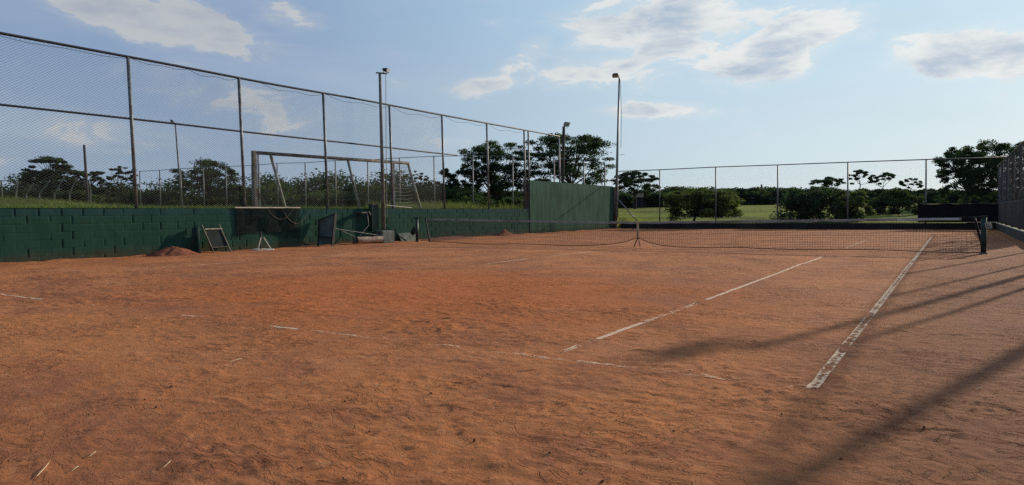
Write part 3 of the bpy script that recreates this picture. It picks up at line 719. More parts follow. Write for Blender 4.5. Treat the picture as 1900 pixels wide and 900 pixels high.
MB().tube([npt(0, 1), (NL[0], NL[1], .93)], .008, 5).build('head_cable', m_net, nl)
MB().tube([npt(1, 1), (NR[0], NR[1], .875)], .010, 5).build('head_cable', m_net, nl)
# posts
def netpost(p, lab, h, right):
    t = thing('net_post', (p[0], p[1], 0), lab, 'net post', 'net posts')
    MB().tube([(p[0], p[1], -.1), (p[0], p[1], h)], .058, 12).build('post', m_dkgreen, t, smooth=True)
    MB().tube([(p[0], p[1], h), (p[0], p[1], h+.02)], .066, 12).build('cap', m_black, t)
    MB().tube([(p[0], p[1], -.01), (p[0], p[1], .03)], .085, 12).build('foot_collar', m_cement, t)
    if right:
        MB().beam((p[0]-.42, p[1]+.04, h-.005), (p[0]+.06, p[1], h-.005), .035, .03).build('top_bar', m_black, t)
        MB().tube([(p[0]+.05, p[1], .67), (p[0]+.13, p[1]-.02, .67)], .05, 10).build('winch', m_steel, t, smooth=True)
        MB().tube([(p[0]+.13, p[1]-.02, .67), (p[0]+.15, p[1]-.02, .60)], .012, 6).build('winch_handle', m_steel, t)
        q = MB(); rr = random.Random(3)
        for k in range(9): q.tube([(p[0]+.09+.06*math.sin(a+k)*rr.uniform(.6, 1.3), p[1]-.07+.02*math.cos(a*2+k), .65+.075*math.cos(a+k*1.3)*rr.uniform(.8, 1.1)) for a in np.linspace(0, 5, 10)], .007, 4)
        q.build('coiled_rope', m_white, t)
    else:
        MB().beam((p[0]-.14, p[1]+.02, h), (p[0]+.08, p[1], h), .04, .05).build('top_bar', m_black, t)
        q = MB(); q.tube([(p[0]-.09, p[1]-.05, .60), (p[0]-.12, p[1]-.06, .48), (p[0]-.16, p[1]-.07, .34), (p[0]-.14, p[1]-.06, .26)], [.03, .075, .10, .04], 10)
        q.build('hanging_bag', m_black, t, smooth=True)
netpost(NL, 'dark green net post with a black bag hung on it at the left net end', .92, False)
netpost(NR, 'dark green net post with rope and winch at the right end of the net', .86, True)

# ------------------------------------------------------------------ football goal on the field
gd = 24.6
g0 = at(471, 283, 25.0); zb = tz(g0[0], g0[1]); g1 = at(758, 303, 31.0)
g1[2] = g0[2]; dg = g1-g0
goal = thing('football_goal', (g0[0], g0[1], zb), 'old football goal with rusty crossbar and sloping rear stays behind the fence', 'goal')
MB().tube([g0, g1], .065, 10).build('crossbar', m_goalwood, goal, smooth=True)
def dep(x):                                # point on crossbar at photo column x
    best = min(np.linspace(0, 1, 400), key=lambda t: abs(950+F*(((g0+dg*t)-C0)@RT)/(((g0+dg*t)-C0)@FW)-x)); return g0+dg*best
for x in (471, 728):
    p = dep(x); MB().beam((p[0], p[1], tz(p[0], p[1])-.15), (p[0], p[1], p[2]+.06), .13, .13).build('upright', m_goaltube if x > 500 else m_goalwood, goal)
p = dep(479); MB().tube([(p[0], p[1], tz(p[0], p[1])-.1), (p[0], p[1], p[2]-.05)], .035, 8).build('upright', m_goaltube, goal, smooth=True)
for (x0_, y0_, x1_, y1_) in ((502, 285, 531, 386), (645, 297, 668, 386), (757, 304, 782, 386)):
    p = dep(x0_); dd = np.dot(p-C0, FW); e = at(x1_, y1_, dd+1.1); e[2] = tz(e[0], e[1])-.1
    MB().tube([p, e], .055, 8).build('stay', m_goaltube, goal, smooth=True)
# scraps of netting on the far end
p = dep(757); dd = np.dot(p-C0, FW); e = at(780, 384, dd+1.1); f_ = dep(731)
q = MB()
for k in np.linspace(0, 1, 14):
    a0 = lerp(p, e, k); b0 = np.array([f_[0], f_[1], lerp(f_[2], tz(f_[0], f_[1]), k)])
    q.tube([a0, lerp(a0, b0, .5)-np.array([0, 0, .06]), b0], .006, 3, False)
for k in np.linspace(.0, .95, 12):
    q.tube([lerp(p, f_, k), lerp(e, np.array([f_[0], f_[1], tz(f_[0], f_[1])]), k)], .006, 3, False)
q.build('goal_netting', m_steel, goal)

# ------------------------------------------------------------------ field fences behind
def post_row(name, label, cols, mt, r=.04, railr=.022, mesh=True):
    """cols: (x, ytop, depth) measured posts; feet stand on the terrain"""
    p0 = at(*cols[0]); t = thing(name, (p0[0], p0[1], tz(p0[0], p0[1])), label, 'fence'); tp = []
    for (x, y, d) in cols:
        p = at(x, y, d); z = tz(p[0], p[1]); tp.append(p)
        MB().tube([(p[0], p[1], z-.2), p], r, 7).build('post', mt, t, smooth=True)
    MB().tube(tp, railr, 6).build('rail', mt, t, smooth=True)
    if mesh:
        for a, b_ in zip(tp[:-1], tp[1:]):
            wires(a[:2], b_[:2], max(tz(*a[:2]), tz(*b_[:2])), min(a[2], b_[2]), .34, .24, .0035).build('wire_mesh', m_wire, t)
    return t
cols = []
for x, y in ((259, 318), (296, 316), (335, 313), (377, 311), (419, 309), (467, 307), (514, 303), (566, 302), (622, 298), (682, 297), (741, 293), (805, 290), (877, 289), (951, 290), (1028, 294), (1083, 298), (1122, 302)):
    cols.append((x, y, lerp(66, 53, min(1, (x-259)/700))))
post_row('field_fence', 'long fence of slim grey posts and top rail across the back of the field', cols, m_steel, .05, .028, mesh=False)
cols = [(3, 337, 52), (35, 335, 52)]
cf = thing('cranked_fence', at(30, 385, 50), 'old fence of cranked concrete posts in front of the dark trees at far left', 'fence')
for (x, yb, ym, xt, yt) in ((4, 384, 362, 2, 336), (30, 384, 358, 33, 338), (49, 384, 360, 62, 340), (73, 384, 360, 92, 336), (101, 384, 360, 119, 329), (129, 384, 360, 142, 329), (161, 382, 350, 163, 335), (168, 382, 350, 164, 335)):
    a = at(x, yb, 50); m1 = at(x, ym, 50); e = at(xt, yt, 50); a[2] = tz(a[0], a[1])-.2
    MB().tube([a, m1, e], .055, 6).build('post', m_cement, cf)
MB().tube([at(-20, 335, 50), at(33, 336, 50)], .03, 5).build('rail', m_steel, cf)

# ------------------------------------------------------------------ small things along the wall
# mesh curtain hung from a white batten on the wall
mc = thing('mesh_curtain', (XW+.05, -4.5, 1.3), 'dark torn mesh curtain hanging on the wall from a white batten', 'mesh panel')
ya_, yb_ = on_x(437, 387, XW+.05)[1], on_x(557, 387, XW+.05)[1]
MB().beam((XW+.03, ya_, 1.335), (XW+.03, yb_, 1.335), .05, .035).build('batten', m_white, mc)
q = MB(); rr = random.Random(8)
yy = np.arange(ya_+.02, yb_, .052)
for y in yy:
    zl_ = .46+.14*math.sin(y*2.2)+rr.uniform(-.05, .05); q.tube([(XW+.035, y, 1.32), (XW+.05+.02*math.sin(y*9), y+.02, .9), (XW+.04, y, zl_)], .008, 4, False)
for z in np.arange(.55, 1.32, .036):
    pz_ = [(XW+.045+.015*math.sin(y*6+z*4), y, z+.015*math.sin(y*3+z)) for y in np.linspace(ya_+.02, yb_-.02, 26)]; q.tube(pz_, .007, 4, False)
q.build('netting', m_mesh_dark, mc)
q = MB(); q.tube([(XW+.06, lerp(-4.0, -2.9, t), 1.22-.42*4*t*(1-t)) for t in np.linspace(0, 1, 12)], .010, 5).tube([(XW+.06, lerp(-4.6, -3.6, t), 1.25-.3*4*t*(1-t)) for t in np.linspace(0, 1, 10)], .008, 5); q.build('cord', m_wood, mc)

# step frame leaning on the wall
sf = thing('folding_frame', (XW+.35, -6.4, 0), 'narrow folding frame with dark panel leaning beside the dirt heap', 'folding frame')
yL, yR = on_x(384, 440, XW+.3)[1], on_x(416, 440, XW+.3)[1]
for y, dyy in ((yL, -.16), (yR, -.16)):
    MB().beam((XW+.42, y+.13, 0), (XW+.16, y+dyy*.4, .82), .045, .03).build('leg', m_wood, sf)
MB().beam((XW+.42, yL-.32, 0), (XW+.2, yL-.25, .80), .05, .03).build('leg', m_dkgreen, sf)
MB().beam((XW+.215, yL+.0, .70), (XW+.215, yR+.0, .70), .025, .03).build('rung', m_white, sf)
MB().beam((XW+.37, yL+.1, .16), (XW+.37, yR+.1, .16), .025, .025).build('rung', m_wood, sf)
q = MB(); q.add([(XW+.20, yL-.02, .68), (XW+.20, yR-.02, .68), (XW+.36, yR+.08, .12), (XW+.36, yL+.08, .12), (XW+.18, yL-.02, .68), (XW+.18, yR-.02, .68), (XW+.34, yR+.08, .12), (XW+.34, yL+.08, .12)],
                [(0, 1, 2, 3), (7, 6, 5, 4), (0, 4, 5, 1), (1, 5, 6, 2), (2, 6, 7, 3), (3, 7, 4, 0)]); q.build('panel', m_mesh_dark, sf)
q = MB(); q.add([(XW+.06, yL-.42, .0), (XW+.40, yL-.34, .0), (XW+.22, yL-.22, .76), (XW+.05, yL-.30, .74), (XW+.06, yL-.38, .0), (XW+.40, yL-.30, .0), (XW+.22, yL-.18, .76), (XW+.05, yL-.26, .74)],
                [(0, 1, 2, 3), (7, 6, 5, 4), (0, 4, 5, 1), (1, 5, 6, 2), (2, 6, 7, 3), (3, 7, 4, 0)]); q.build('side_board', m_dkgreen, sf)
# tripod stand on a white base
c_ = gnd(483, 461); tX = XW+.38
tp = thing('tripod_stand', (tX, -4.85, 0), 'small three legged stand on a chalky white base under the mesh curtain', 'stand')
ycen = on_x(486, 455, tX)[1]
top_ = (tX, ycen, .42)
for dx, dy_ in ((.1, .26), (.12, -.24), (-.18, .03)): MB().tube([(tX+dx, ycen+dy_, .02), (tX+dx*.15, ycen+dy_*.2, .40)], .018, 6).build('leg', m_white if dx > 0 else m_black, tp)
MB().tube([(tX, ycen-.05, .03), (tX, ycen-.05, .58)], .03, 8).build('stem', m_black, tp)
q = MB(); pts = [(tX+.30*math.cos(a)*(1+.2*math.sin(3*a)), ycen+.42*math.sin(a)*(1+.15*math.cos(2*a))) for a in np.linspace(0, 2*math.pi, 18)[:-1]]
zg = .03
q.add([(x, y, clay_z(x, y)-.01) for x, y in pts]+[(lerp(tX, x, .9), lerp(ycen, y, .9), clay_z(x, y)+.028) for x, y in pts], [tuple(17+k for k in range(17))]+[(k, (k+1) % 17, 17+(k+1) % 17, 17+k) for k in range(17)])
q.build('base', m_white, tp)
# triangular board frame
bX = XW+.55
yb0, yt0 = on_x(617, 456, bX)[1], on_x(624, 396, bX)[1]
bd = thing('triangular_frame', (bX, -2.2, 0), 'black triangular plank frame propped against the block wall', 'plank frame')
MB().beam((bX, yb0, 0), (bX-.03, yt0, 1.14), .10, .035, up=(1, 0, 0)).build('plank', m_black, bd)
MB().beam((bX-.03, yt0, 1.12), (XW+.10, yt0-.36, .92), .06, .04).build('plank', m_black, bd)
MB().beam((XW+.1, yt0-.38, .92), (XW+.24, yt0-.58, .0), .06, .04).build('plank', m_black, bd)
MB().beam((bX-.01, yb0+.02, .30), (XW+.2, yt0-.52, .34), .04, .03).build('plank', m_black, bd)
q = MB(); q.add([(bX-.04, yt0-.02, 1.08), (XW+.12, yt0-.34, .90), (XW+.24, yt0-.54, .06), (bX-.03, yb0-.02, .06)]+[(bX-.07, yt0+.0, 1.08), (XW+.09, yt0-.32, .90), (XW+.21, yt0-.52, .06), (bX-.06, yb0, .06)],
                [(0, 1, 2, 3), (7, 6, 5, 4), (0, 4, 5, 1), (1, 5, 6, 2), (2, 6, 7, 3), (3, 7, 4, 0)])
q.build('backing_board', mat('grey_green_board', (.05, .075, .07), .85, .35, 4, (.03, .045, .042)), bd)
# court roller
rX = XW+.62
ro = thing('court_roller', (rX, .2, 0), 'rusty steel court roller with long pull handle lying by the wall', 'roller')
y0_, y1_ = on_x(664, 446, rX-.2)[1], on_x(706, 441, rX-.1)[1]
zc = .125
a_, b_ = np.array([rX-.25, y0_, zc+.03]), np.array([rX-.02, y1_, zc+.03])
MB().tube([a_, b_], .12, 24).build('drum', m_rust, ro, smooth=False)
ax = (b_-a_)/np.linalg.norm(b_-a_)
for p, s in ((a_, -1), (b_, 1)): MB().tube([p, p+ax*s*.015], .122, 24).tube([p, p+ax*s*.06], .02, 8).build('drum_end', m_steel, ro)
h0 = on_x(622, 424, XW+.35)
for p in (a_, b_): MB().tube([p+ax*(.05 if p is b_ else -.05), p+np.array([-.02, -.1, .14]), h0+np.array([0, 0, .02 if p is a_ else -.01])], .014, 6).build('handle_bar', m_steel, ro)
# hand rake / standpipe beside the roller
rk = thing('water_standpipe', (XW+.2, -.1, 0), 'thin bent standpipe with black tap between roller and pier', 'standpipe')
k0, k1, k2, k3 = on_x(681, 394, XW+.3), on_x(684, 418, XW+.3), on_x(672, 432, XW+.3), on_x(655, 447, XW+.2)
MB().tube([k0, k1, k2, (k3[0], k3[1], .02)], .018, 7).build('pipe', m_steel, rk, smooth=True)
MB().box((XW+.01, k0[1]-.28, k0[2]-.03), (XW+.32, k0[1]+.06, k0[2]+.02)).build('shelf', m_wood, rk)
MB().tube([k0+np.array([0, .06, .03]), k0+np.array([.02, .14, -.10])], .045, 8).build('tap', m_black, rk)
# thin white pipe along the wall top
yy0, yy1 = on_x(716, 384, XW)[1], on_x(765, 388, XW)[1]
tag(MB().tube([(XW-.02, yy0, 1.44), (XW-.02, yy1, 1.335)], .018, 6).build('pipe_offcut', m_white), 'thin white pipe lying along the wall top beside the pier', 'pipe')
# loose grey panels leaning by the wall
MBp = MB(); MBp.add([(XW+.28, 1.6, 0), (XW+.30, 2.6, 0), (XW+.03, 2.7, .33), (XW+.03, 1.7, .33), (XW+.25, 1.6, 0), (XW+.27, 2.6, 0), (XW+.01, 2.7, .33), (XW+.01, 1.7, .33)],
                    [(0, 1, 2, 3), (7, 6, 5, 4), (0, 4, 5, 1), (1, 5, 6, 2), (2, 6, 7, 3), (3, 7, 4, 0)])
tag(MBp.build('leaning_slab', m_cement), 'grey slab leaning on the wall foot just left of the net post', 'slab')
MB_ = MB(); MB_.beam((XW+.5, 1.65, .02), (XW+.02, .95, .62), .04, .04)  # dark bar put in where a brace shadow falls beside the plinth
tag(MB_.build('brace_shadow_bar', m_dkgreen), 'dark green bar standing in for a brace shadow, slanting from the plinth down to the clay', 'bar')

# heaps of clay
def heap(x, y, rx, ry, h, lab, seed):
    n = 42; a = np.linspace(-1.25, 1.25, n); U, V_ = np.meshgrid(a, a); d = np.hypot(U, V_)
    prof = np.clip(1-d, 0, 1)**.85*(1+.35*fbm(U*2.2, V_*2.2, seed, 3))
    Z = h*prof*(1+.5*fbm(U*1.4+5, V_*1.4, seed+8, 2))+.10*h*fbm(U*7, V_*7, seed+1, 4)*(d < 1.0)+.22*h*np.maximum(0, vn(U*11, V_*11, seed+3)-.18)*(d < 1)
    X_ = x+U*rx; Y_ = y+V_*ry
    Z = np.where(d < 1.05, Z+.01, -.03)
    kp = (X_[:-1, :-1] > XW-.01)
    X_ = np.maximum(X_, XW+.0)
    o = gridmesh('clay_heap', X_, Y_, Z, m_clay2, keep=kp); return tag(o, lab, 'dirt heap', 'heaps of red clay')
m_clay2 = mat('fresh_red_clay', (.20, .062, .032), .95, .4, 9, (.11, .038, .024), bump=.6, bscale=30)
yh = on_x(318, 465, XW+.3)[1]
heap(XW+.38, yh, .52, .72, .27, 'largest heap of fresh red clay beside the folding frame', 4)
yh = on_x(935, 430, XW+.2)[1]; heap(XW+.25, yh, .35, .75, .21, 'small clay heap at the wall left of the practice wall', 9)
yh = on_x(830, 440, XW+.4)[1]; heap(XW+.5, yh, .7, 1.7, .12, 'flat spread heap of red clay behind the left net end', 13)

# ------------------------------------------------------------------ litter on the clay
STR = [((166, 850), (178, 842), 'short pale straw standing clear of the clay at lower left'), ((68, 887), (92, 861), 'long bent straw at the lower left edge'), ((133, 876), (146, 869), 'stubby pale straw between the two longer ones'),
       ((304, 871), (317, 860), 'double straw right of the three at lower left'), ((427, 672), (450, 665), 'straw lying behind the others near the baseline'), ((1809, 727), (1824, 722), 'curved white straw at the right by the shadow')]
for (a, b_, lab) in STR:
    p, r_ = gnd(*a), gnd(*b_); p[2] = clay_z(*p[:2])+.006; r_[2] = clay_z(*r_[:2])+.006; mdd = (p+r_)/2+np.array([.006, .004, .006])
    tag(MB().tube([p, mdd, r_], [.0012, .002, .001], 5).build('straw', m_straw), lab, 'straw', 'straws on the clay')
CR = [(318, 717), (268, 742), (290, 756), (479, 846), (685, 803), (1118, 893), (800, 731), (1243, 616), (1327, 672), (988, 662), (1714, 796), (640, 745), (1020, 843), (150, 690), (560, 870), (880, 820), (1250, 800), (1560, 850), (1450, 770)]
ico = bmesh.new(); bmesh.ops.create_icosphere(ico, subdivisions=2, radius=1)
for vtx in ico.verts: vtx.co *= 1+.5*random.uniform(-.5, .5)
mec = bpy.data.meshes.new('clay_crumb'); ico.to_mesh(mec); ico.free(); mec.materials.append(m_stone)
for i, (x, y) in enumerate(CR):
    p = gnd(x, y); s = random.Random(i).uniform(.004, .008); o = bpy.data.objects.new('clay_crumb', mec); col.objects.link(o)
    o.location = (p[0], p[1], clay_z(p[0], p[1])+s*.3); o.scale = (s*1.3, s, s*.8); o.rotation_euler = (i, i*2, i*3)
    tag(o, 'small dark crumb of dried clay lying on the court', 'clay crumb', 'clay crumbs on the court')
# finer loose grit nobody could count
n = 5200; rr_ = RNG.random(n)**.6*9+1.2; th = YAW+math.pi/2+RNG.uniform(-.8, .8, n); gxp = CX+np.cos(th)*rr_; gyp = CY+np.sin(th)*rr_
ok = (gxp < 9.4) & (gxp > -10); gxp, gyp = gxp[ok], gyp[ok]; n = len(gxp); Q = np.zeros((n, 4, 3))
ss = RNG.uniform(.0015, .0045, n); zz = np.array([clay_z(a, b_) for a, b_ in zip(gxp, gyp)])
ang = RNG.uniform(0, 6.28, n)
for k, (u_, v_, w_) in enumerate(((-1, 0, 0), (0, -1, 1.1), (1, 0, .3), (0, 1, 1.2))):
    Q[:, k, 0] = gxp+ss*(u_*np.cos(ang)-v_*np.sin(ang)); Q[:, k, 1] = gyp+ss*(u_*np.sin(ang)+v_*np.cos(ang)); Q[:, k, 2] = zz+ss*w_
tag(quads('grit', Q, m_stone), 'loose dark grit scattered over the clay', 'grit', kind='stuff')

# ------------------------------------------------------------------ grass
def blades(name, label, n, sampler, h0, h1, wd, m):
    xy = sampler(n); n = len(xy); h = RNG.uniform(h0, h1, n)*(.5+RNG.random(n)); a = RNG.uniform(0, 6.28, n); z = terrain(xy[:, 0], xy[:, 1])
    Q = np.zeros((n, 4, 3)); w_ = wd*(.6+.8*RNG.random(n)); ln = RNG.uniform(-.45, .45, (n, 2))*h[:, None]
    for k, (s, t) in enumerate(((-1, 0), (1, 0), (.15, 1), (-.15, 1))):
        Q[:, k, 0] = xy[:, 0]+np.cos(a)*w_*s+ln[:, 0]*t; Q[:, k, 1] = xy[:, 1]+np.sin(a)*w_*s+ln[:, 1]*t; Q[:, k, 2] = z-.02+h*t
    return tag(quads(name, Q, m), label, 'grass', kind='stuff')
def s_edge(n):
    x = -11.15-np.abs(RNG.normal(0, 1.8, n)); y = RNG.uniform(-16, 12, n); k = vn(x*.8, y*.8, 55)+RNG.random(n)*.6 > .1; return np.stack([x, y], 1)[k]
blades('rough_grass', 'rough grass along the top of the block wall', 26000, s_edge, .03, .10, .008, m_blade)
def s_field(n):
    # behind the fence, in view between wall and far trees
    t = RNG.uniform(-15, 995, n); d = RNG.uniform(22, 62, n); P_ = C0[None]+(FW[None]+RT[None]*((t-950)/F)[:, None])*d[:, None]
    k = (P_[:, 0] < -12) & (vn(P_[:, 0]*.25, P_[:, 1]*.25, 57)+RNG.random(n)*.5 > .05); return P_[k][:, :2]
blades('field_grass', 'long unmown grass of the playing field', 46000, s_field, .05, .19, .014, m_blade)
def s_tall(n):
    t = RNG.uniform(680, 985, n); d = RNG.uniform(33, 52, n); P_ = C0[None]+(FW[None]+RT[None]*((t-950)/F)[:, None])*d[:, None]
    k = (P_[:, 0] < -13) & (vn(P_[:, 0]*.5, P_[:, 1]*.5, 59)+RNG.random(n)*.4 > .08); return P_[k][:, :2]
blades('tall_grass', 'tall seeding grass near the practice wall', 16000, s_tall, .2, .42, .013, m_blade)
def s_far(n):
    t = RNG.uniform(0, 1, n); p = FA[None]+(FB-FA)[None]*t[:, None]; return p+np.stack([np.zeros(n), .35+np.abs(RNG.normal(0, .8, n))], 1)
blades('fence_grass', 'scrubby grass at the foot of the far fence', 6000, s_far, .05, .14, .010, m_blade)

# ------------------------------------------------------------------ trees
def leafcloud(centers, radii, dens, size, seed):
    """leaf-sized faces filling flattened clumps; radii (n,3)"""
    r = np.random.default_rng(seed); out = []
    for c_, rd, nn in zip(centers, radii, dens):
        nn = int(nn); d = r.normal(size=(nn, 3)); d /= np.linalg.norm(d, axis=1)[:, None]; rad = r.random(nn)**.45
        p = c_+d*rad[:, None]*rd*(1+.28*np.sin(d[:, :1]*7+seed)*np.cos(d[:, 1:2]*6))
        a = r.normal(size=(nn, 3)); a[:, 2] *= .5; a /= np.linalg.norm(a, axis=1)[:, None]
        b_ = np.cross(a, r.normal(size=(nn, 3))); b_ /= np.linalg.norm(b_, axis=1)[:, None]
        s = size*(.5+r.random(nn))[:, None]; a = a*s; b_ = b_*s*.55
        out.append(np.stack([p-a, p-b_, p+a, p+b_], 1))
    return np.concatenate(out)
def tree(name, label, cat, x0, x1, ytop, ybase, depth, style, m=None, seed=1, fork=.45, n=30, dens=220, crown=.6, group=None, trunkx=None, size=None, flat=1., thin=1.):
    r = np.random.default_rng(seed); m = m or m_leaf_dark; xc = (x0+x1)/2
    base = at(trunkx or xc, ybase, depth); base[2] = tz(base[0], base[1]); top = at(xc, ytop, depth); cen = top.copy()
    Rr = (x1-x0)/2*depth/F; H = top[2]-base[2]; mpp = depth/F; size = size or max(.05, 1.45*mpp); n = int(n*1.7) if style != 'bush' else n
    t = thing(name, tuple(base), label, cat, group)
    fk = base+np.array([0, 0, H*fork]); fk[:2] = lerp(base[:2], cen[:2], .25)
    tr = max(.06, .022*H+.012*Rr)*thin
    C_, Rd, Dn = [], [], []; q = MB(); br = []
    crownH = H*crown
    for i in range(n):
        a = r.uniform(0, 2*math.pi); rr_ = math.sqrt(r.random())*.88
        if style == 'umbrella':
            lay = r.choice([0, 0, 1, 1, 2]); zt = top[2]-crownH*.42*rr_**2.2-lay*crownH*.24*r.uniform(.6, 1.2)-.04*H
            pr_ = Rr*r.uniform(.11, .22)*(1-.2*rr_); rad = np.array([pr_, pr_, pr_*r.uniform(.32, .6)*flat])
        elif style == 'open':       # big spreading tree, clumps through the whole crown
            zt = top[2]-crownH*(r.random()**1.25)*(.92)-crownH*.28*rr_**2; pr_ = Rr*r.uniform(.10, .21); rad = np.array([pr_, pr_, pr_*r.uniform(.4, .75)*flat])
            zt -= rad[2]*.6
        else:                       # round bush down to the ground
            zt = base[2]+(top[2]-base[2])*r.random()**.8*(1-.35*rr_**2)*.95; k = math.sqrt(max(.05, 1-((zt-base[2])/H)**2.2))
            rr_ *= k*1.02; pr_ = Rr*r.uniform(.16, .28); rad = np.array([pr_, pr_, pr_*.62*flat]); zt = min(zt, top[2]-rad[2]*.8)
        p = np.array([cen[0]+math.cos(a)*rr_*Rr, cen[1]+math.sin(a)*rr_*Rr, zt])
        C_.append(p); Rd.append(rad); Dn.append(dens*r.uniform(.6, 1.3)); br.append(p)
    V_ = leafcloud(np.array(C_), np.array(Rd), Dn, size, seed)
    if style != 'bush':
        # limbs: a few main ones, each feeding the clumps nearest to its end
        k = max(4, n//6); mains = [br[i] for i in range(k)]; q.tube([base-np.array([0, 0, .3]), lerp(base, fk, .5)+r.normal(0, .02*H, 3)*np.array([1, 1, 0]), fk], [tr*1.35, tr, tr*.85], 9)
        mids = []
        for p in mains:
            mid = lerp(fk, p, .55)+np.array([0, 0, -.06*H])*r.uniform(.2, 1); mids.append(mid); q.tube([fk, lerp(fk, mid, .55)+r.normal(0, .012*H, 3), mid, p-np.array([0, 0, .02*H])], [tr*.6, tr*.48, tr*.34, tr*.12], 6)
        for p in br[k:]:
            mid = min(mids, key=lambda c__: np.linalg.norm(c__-p)); q.tube([mid, lerp(mid, p, .5)+r.normal(0, .015*H, 3), p], [tr*.27, tr*.18, tr*.06], 5)
    else:
        for p in br[:6]: q.tube([base-np.array([0, 0, .2]), lerp(base, p, .5), p], [tr*.7, tr*.4, tr*.1], 5)
    q.build('trunk', m_bark, t)
    quads('crown', V_, m, t)
    return t
D_ = 'tree'
tree('umbrella_tree', 'broad dark umbrella tree at far left with layered crown', D_, 34, 152, 291, 380, 84, 'umbrella', seed=3, n=46, dens=320, crown=.95, fork=.3)
tree('umbrella_tree', 'low spreading tree between the leaning post and the thin umbrella tree', D_, 146, 216, 315, 380, 88, 'umbrella', seed=5, n=26, dens=240, crown=.9)
tree('umbrella_tree', 'thin see-through umbrella tree left of the first tall fence post', D_, 198, 256, 302, 380, 92, 'umbrella', seed=7, n=16, dens=120, crown=.5, fork=.55, thin=.6)
tree('umbrella_tree', 'wide flat-topped tree behind the thin field floodlight pole', D_, 308, 452, 297, 380, 84, 'umbrella', seed=11, n=42, dens=250, crown=.85, fork=.35)
tree('acacia_tree', 'tall spreading acacia with open crown left of the practice wall', D_, 842, 1000, 260, 378, 82, 'open', seed=13, n=88, dens=230, crown=.74, fork=.22, flat=.75, thin=.6)
tree('acacia_tree', 'tallest spreading acacia rising behind the practice wall', D_, 965, 1144, 244, 378, 84, 'open', seed=19, n=84, dens=220, crown=.62, fork=.3, flat=.7, trunkx=1064, thin=.6)
tree('acacia_tree', 'dense lower acacia at the left foot of the tall pair', D_, 810, 900, 306, 378, 80, 'open', seed=23, n=34, dens=260, crown=.75, fork=.3)
tree('umbrella_tree', 'flat umbrella tree just right of the tallest floodlight pole', D_, 1130, 1226, 317, 378, 82, 'umbrella', seed=29, n=32, dens=230, crown=.7, fork=.35)
tree('small_tree', 'small pale topped tree behind the far end of the football goal', D_, 758, 800, 311, 378, 78, 'umbrella', m=m_leaf_mid, seed=31, n=14, dens=90, crown=.6, fork=.5, thin=.5)
tree('orchard_tree', 'low olive green tree with forked trunk on the lawn beyond the far fence', D_, 1234, 1376, 349, 404, 46, 'open', m=m_leaf_olive, seed=38, n=90, dens=230, crown=.70, fork=.2, flat=.9, trunkx=1286, size=.065)
tree('leafy_bush', 'big dark rounded bush beyond the far fence left of the pale one', 'bush', 1440, 1592, 343, 408, 44, 'bush', seed=41, n=60, dens=330, size=.075)
tree('leafy_bush', 'paler rounded bush beside the big dark one beyond the far fence', 'bush', 1548, 1622, 350, 408, 42, 'bush', m=m_leaf_olive, seed=43, n=34, dens=260, size=.07)
tree('leafy_bush', 'olive bush right of the pale rounded bush beyond the far fence', 'bush', 1612, 1712, 352, 404, 50, 'bush', m=m_leaf_mid, seed=47, n=36, dens=260, size=.08)
tree('umbrella_tree', 'dark umbrella tree with single trunk behind the olive bushes', D_, 1574, 1618, 314, 385, 98, 'umbrella', seed=53, n=16, dens=150, crown=.45, fork=.55, thin=.6)
tree('umbrella_tree', 'middle of the small umbrella trees, with two domes, behind the olive bushes', D_, 1612, 1664, 319, 385, 98, 'umbrella', seed=59, n=18, dens=130, crown=.5, fork=.5, thin=.5)
tree('umbrella_tree', 'lowest and thinnest umbrella tree near the corner of the far fence', D_, 1668, 1712, 330, 385, 98, 'umbrella', seed=61, n=13, dens=110, crown=.5, fork=.55, thin=.5)
tree('umbrella_tree', 'sparse wide tree top showing above the big dark bush', D_, 1500, 1574, 328, 385, 96, 'umbrella', seed=67, n=22, dens=110, crown=.5, fork=.5, thin=.5)
tree('broadleaf_tree', 'largest leafy tree standing behind the black shade cloth', D_, 1738, 1850, 266, 385, 62, 'open', seed=72, n=84, dens=210, crown=.86, fork=.25, thin=.6)
tree('broadleaf_tree', 'tall rounded tree behind the corner of the right fence', D_, 1786, 1925, 253, 385, 64, 'open', seed=74, n=90, dens=205, crown=.86, fork=.25, thin=.6)

# far woods that read as one mass: three belts
def belt(name, label, spec, m, seed):
    r = np.random.default_rng(seed); C_, Rd, Dn, S = [], [], [], []
    for (x0, x1, ylo, yhi, d) in spec:          # ylo..yhi: range of the outline's height in the photograph
        x = x0
        while x < x1:
            dd = d*r.uniform(.94, 1.08); yt = r.uniform(yhi, ylo); top = at(x, yt, dd); z0 = tz(top[0], top[1]); hh = max(.7, top[2]-z0); top[2] = z0+hh
            rr_ = r.uniform(.45, .8)*hh
            for k in range(5):
                zz_ = z0+hh*(.1+.2*k)*r.uniform(.9, 1.05); C_.append(np.array([top[0]+r.normal(0, rr_*.35), top[1]+r.normal(0, rr_*.35), min(zz_, top[2]-.14*hh)]))
                Rd.append(np.array([rr_*.75, rr_*.75, hh*.2])); Dn.append(330 if k > 2 else 420)
            x += rr_*.42/d*F
    V_ = leafcloud(np.array(C_), np.array(Rd), Dn, .15, seed)
    return tag(quads(name, V_, m), label, 'trees', kind='stuff')
belt('woodland', 'dark belt of woodland behind the playing field', [(-60, 40, 352, 338, 100), (40, 150, 338, 322, 96), (150, 240, 352, 336, 98), (235, 310, 360, 342, 98), (310, 480, 352, 326, 96), (475, 560, 343, 322, 90), (556, 606, 356, 342, 92), (600, 664, 327, 313, 86), (662, 698, 348, 334, 84), (690, 745, 334, 316, 84), (745, 860, 352, 334, 84), (850, 1010, 366, 350, 92)], m_leaf_dark, 5)
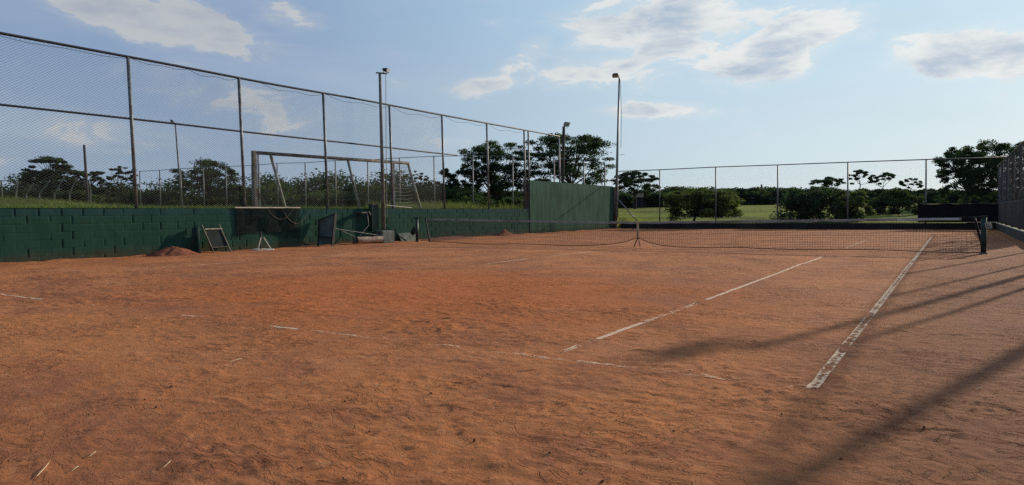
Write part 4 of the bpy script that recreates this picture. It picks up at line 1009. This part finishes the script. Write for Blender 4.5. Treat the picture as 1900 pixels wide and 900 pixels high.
belt('scrub', 'olive scrub in front of the woodland behind the goal', [(470, 560, 364, 338, 74), (560, 700, 368, 350, 72), (700, 860, 366, 342, 72), (-60, 470, 370, 354, 86), (860, 985, 376, 366, 66)], m_leaf_mid, 6)
belt('hedgerow', 'dark hedgerow across the far side of the lawn', [(1145, 1260, 362, 352, 96), (1240, 1445, 358, 347, 104), (1400, 1560, 362, 348, 110), (1590, 1960, 368, 350, 92), (1720, 1990, 372, 356, 74), (1960, 2300, 365, 340, 80)], m_leaf_dark, 7)
belt('distant_woods', 'distant low woods closing the horizon', [(-300, -60, 345, 330, 130), (980, 1150, 362, 350, 130), (1100, 1500, 366, 356, 170), (1500, 2200, 362, 352, 170)], m_leaf_dark, 8)

# low sheds and a board on the far lawn
p = at(1217, 380, 92); sh = thing('shed', (p[0], p[1], tz(*p[:2])), 'low dark shed in the hedge beyond the lawn beside the white board', 'shed')
def facing(p, w, d, z0, z1, name, m, par, off=0.):
    q = MB(); s = np.array([RT[0], RT[1], 0]); f_ = np.array([FW[0], FW[1], 0]); c_ = np.array([p[0], p[1], 0])+f_*off
    V = [c_-s*w/2+np.array([0, 0, z0]), c_+s*w/2+np.array([0, 0, z0]), c_+s*w/2+f_*d+np.array([0, 0, z0]), c_-s*w/2+f_*d+np.array([0, 0, z0])]; V += [v+np.array([0, 0, z1-z0]) for v in V]
    q.add(V, [(3, 2, 1, 0), (4, 5, 6, 7), (0, 1, 5, 4), (1, 2, 6, 5), (2, 3, 7, 6), (3, 0, 4, 7)]); return q.build(name, m, par)
z0 = tz(*p[:2]); zt = at(1217, 366, 92)[2]
facing(p, 5.6, 3, z0-.2, zt, 'wall', m_roof, sh); facing(p, 6.0, 3.4, zt+.003, zt+.12, 'roof', m_darkpole, sh, -.2)
p = at(1417, 380, 100); z0 = tz(*p[:2]); zt = at(1417, 368, 100)[2]
sh = thing('shed', (p[0], p[1], z0), 'long low dark shed at the back of the lawn left of the big bush', 'shed')
facing(p, 4.4, 3, z0-.2, zt, 'wall', m_roof, sh); facing(p, 4.8, 3.4, zt+.003, zt+.16, 'roof', m_coping, sh, -.2)
p = at(1183, 372, 84); sg = thing('white_board', (p[0], p[1], tz(*p[:2])), 'small blank white board on legs at the lawn edge by the umbrella tree', 'board')
facing(p, 1.45, .06, at(1183, 366, 84)[2], at(1183, 358.5, 84)[2], 'panel', m_white, sg)
for s in (-.5, .5): facing(p+RT*s, .07, .06, tz(*p[:2])-.1, at(1183, 366, 84)[2]-.003, 'leg', m_darkpole, sg)
p = at(1413, 342, 110); tag(MB().tube([(p[0], p[1], tz(*p[:2])), p], .12, 6).build('utility_pole', m_darkpole), 'distant dark utility pole above the hedgerow', 'utility pole')
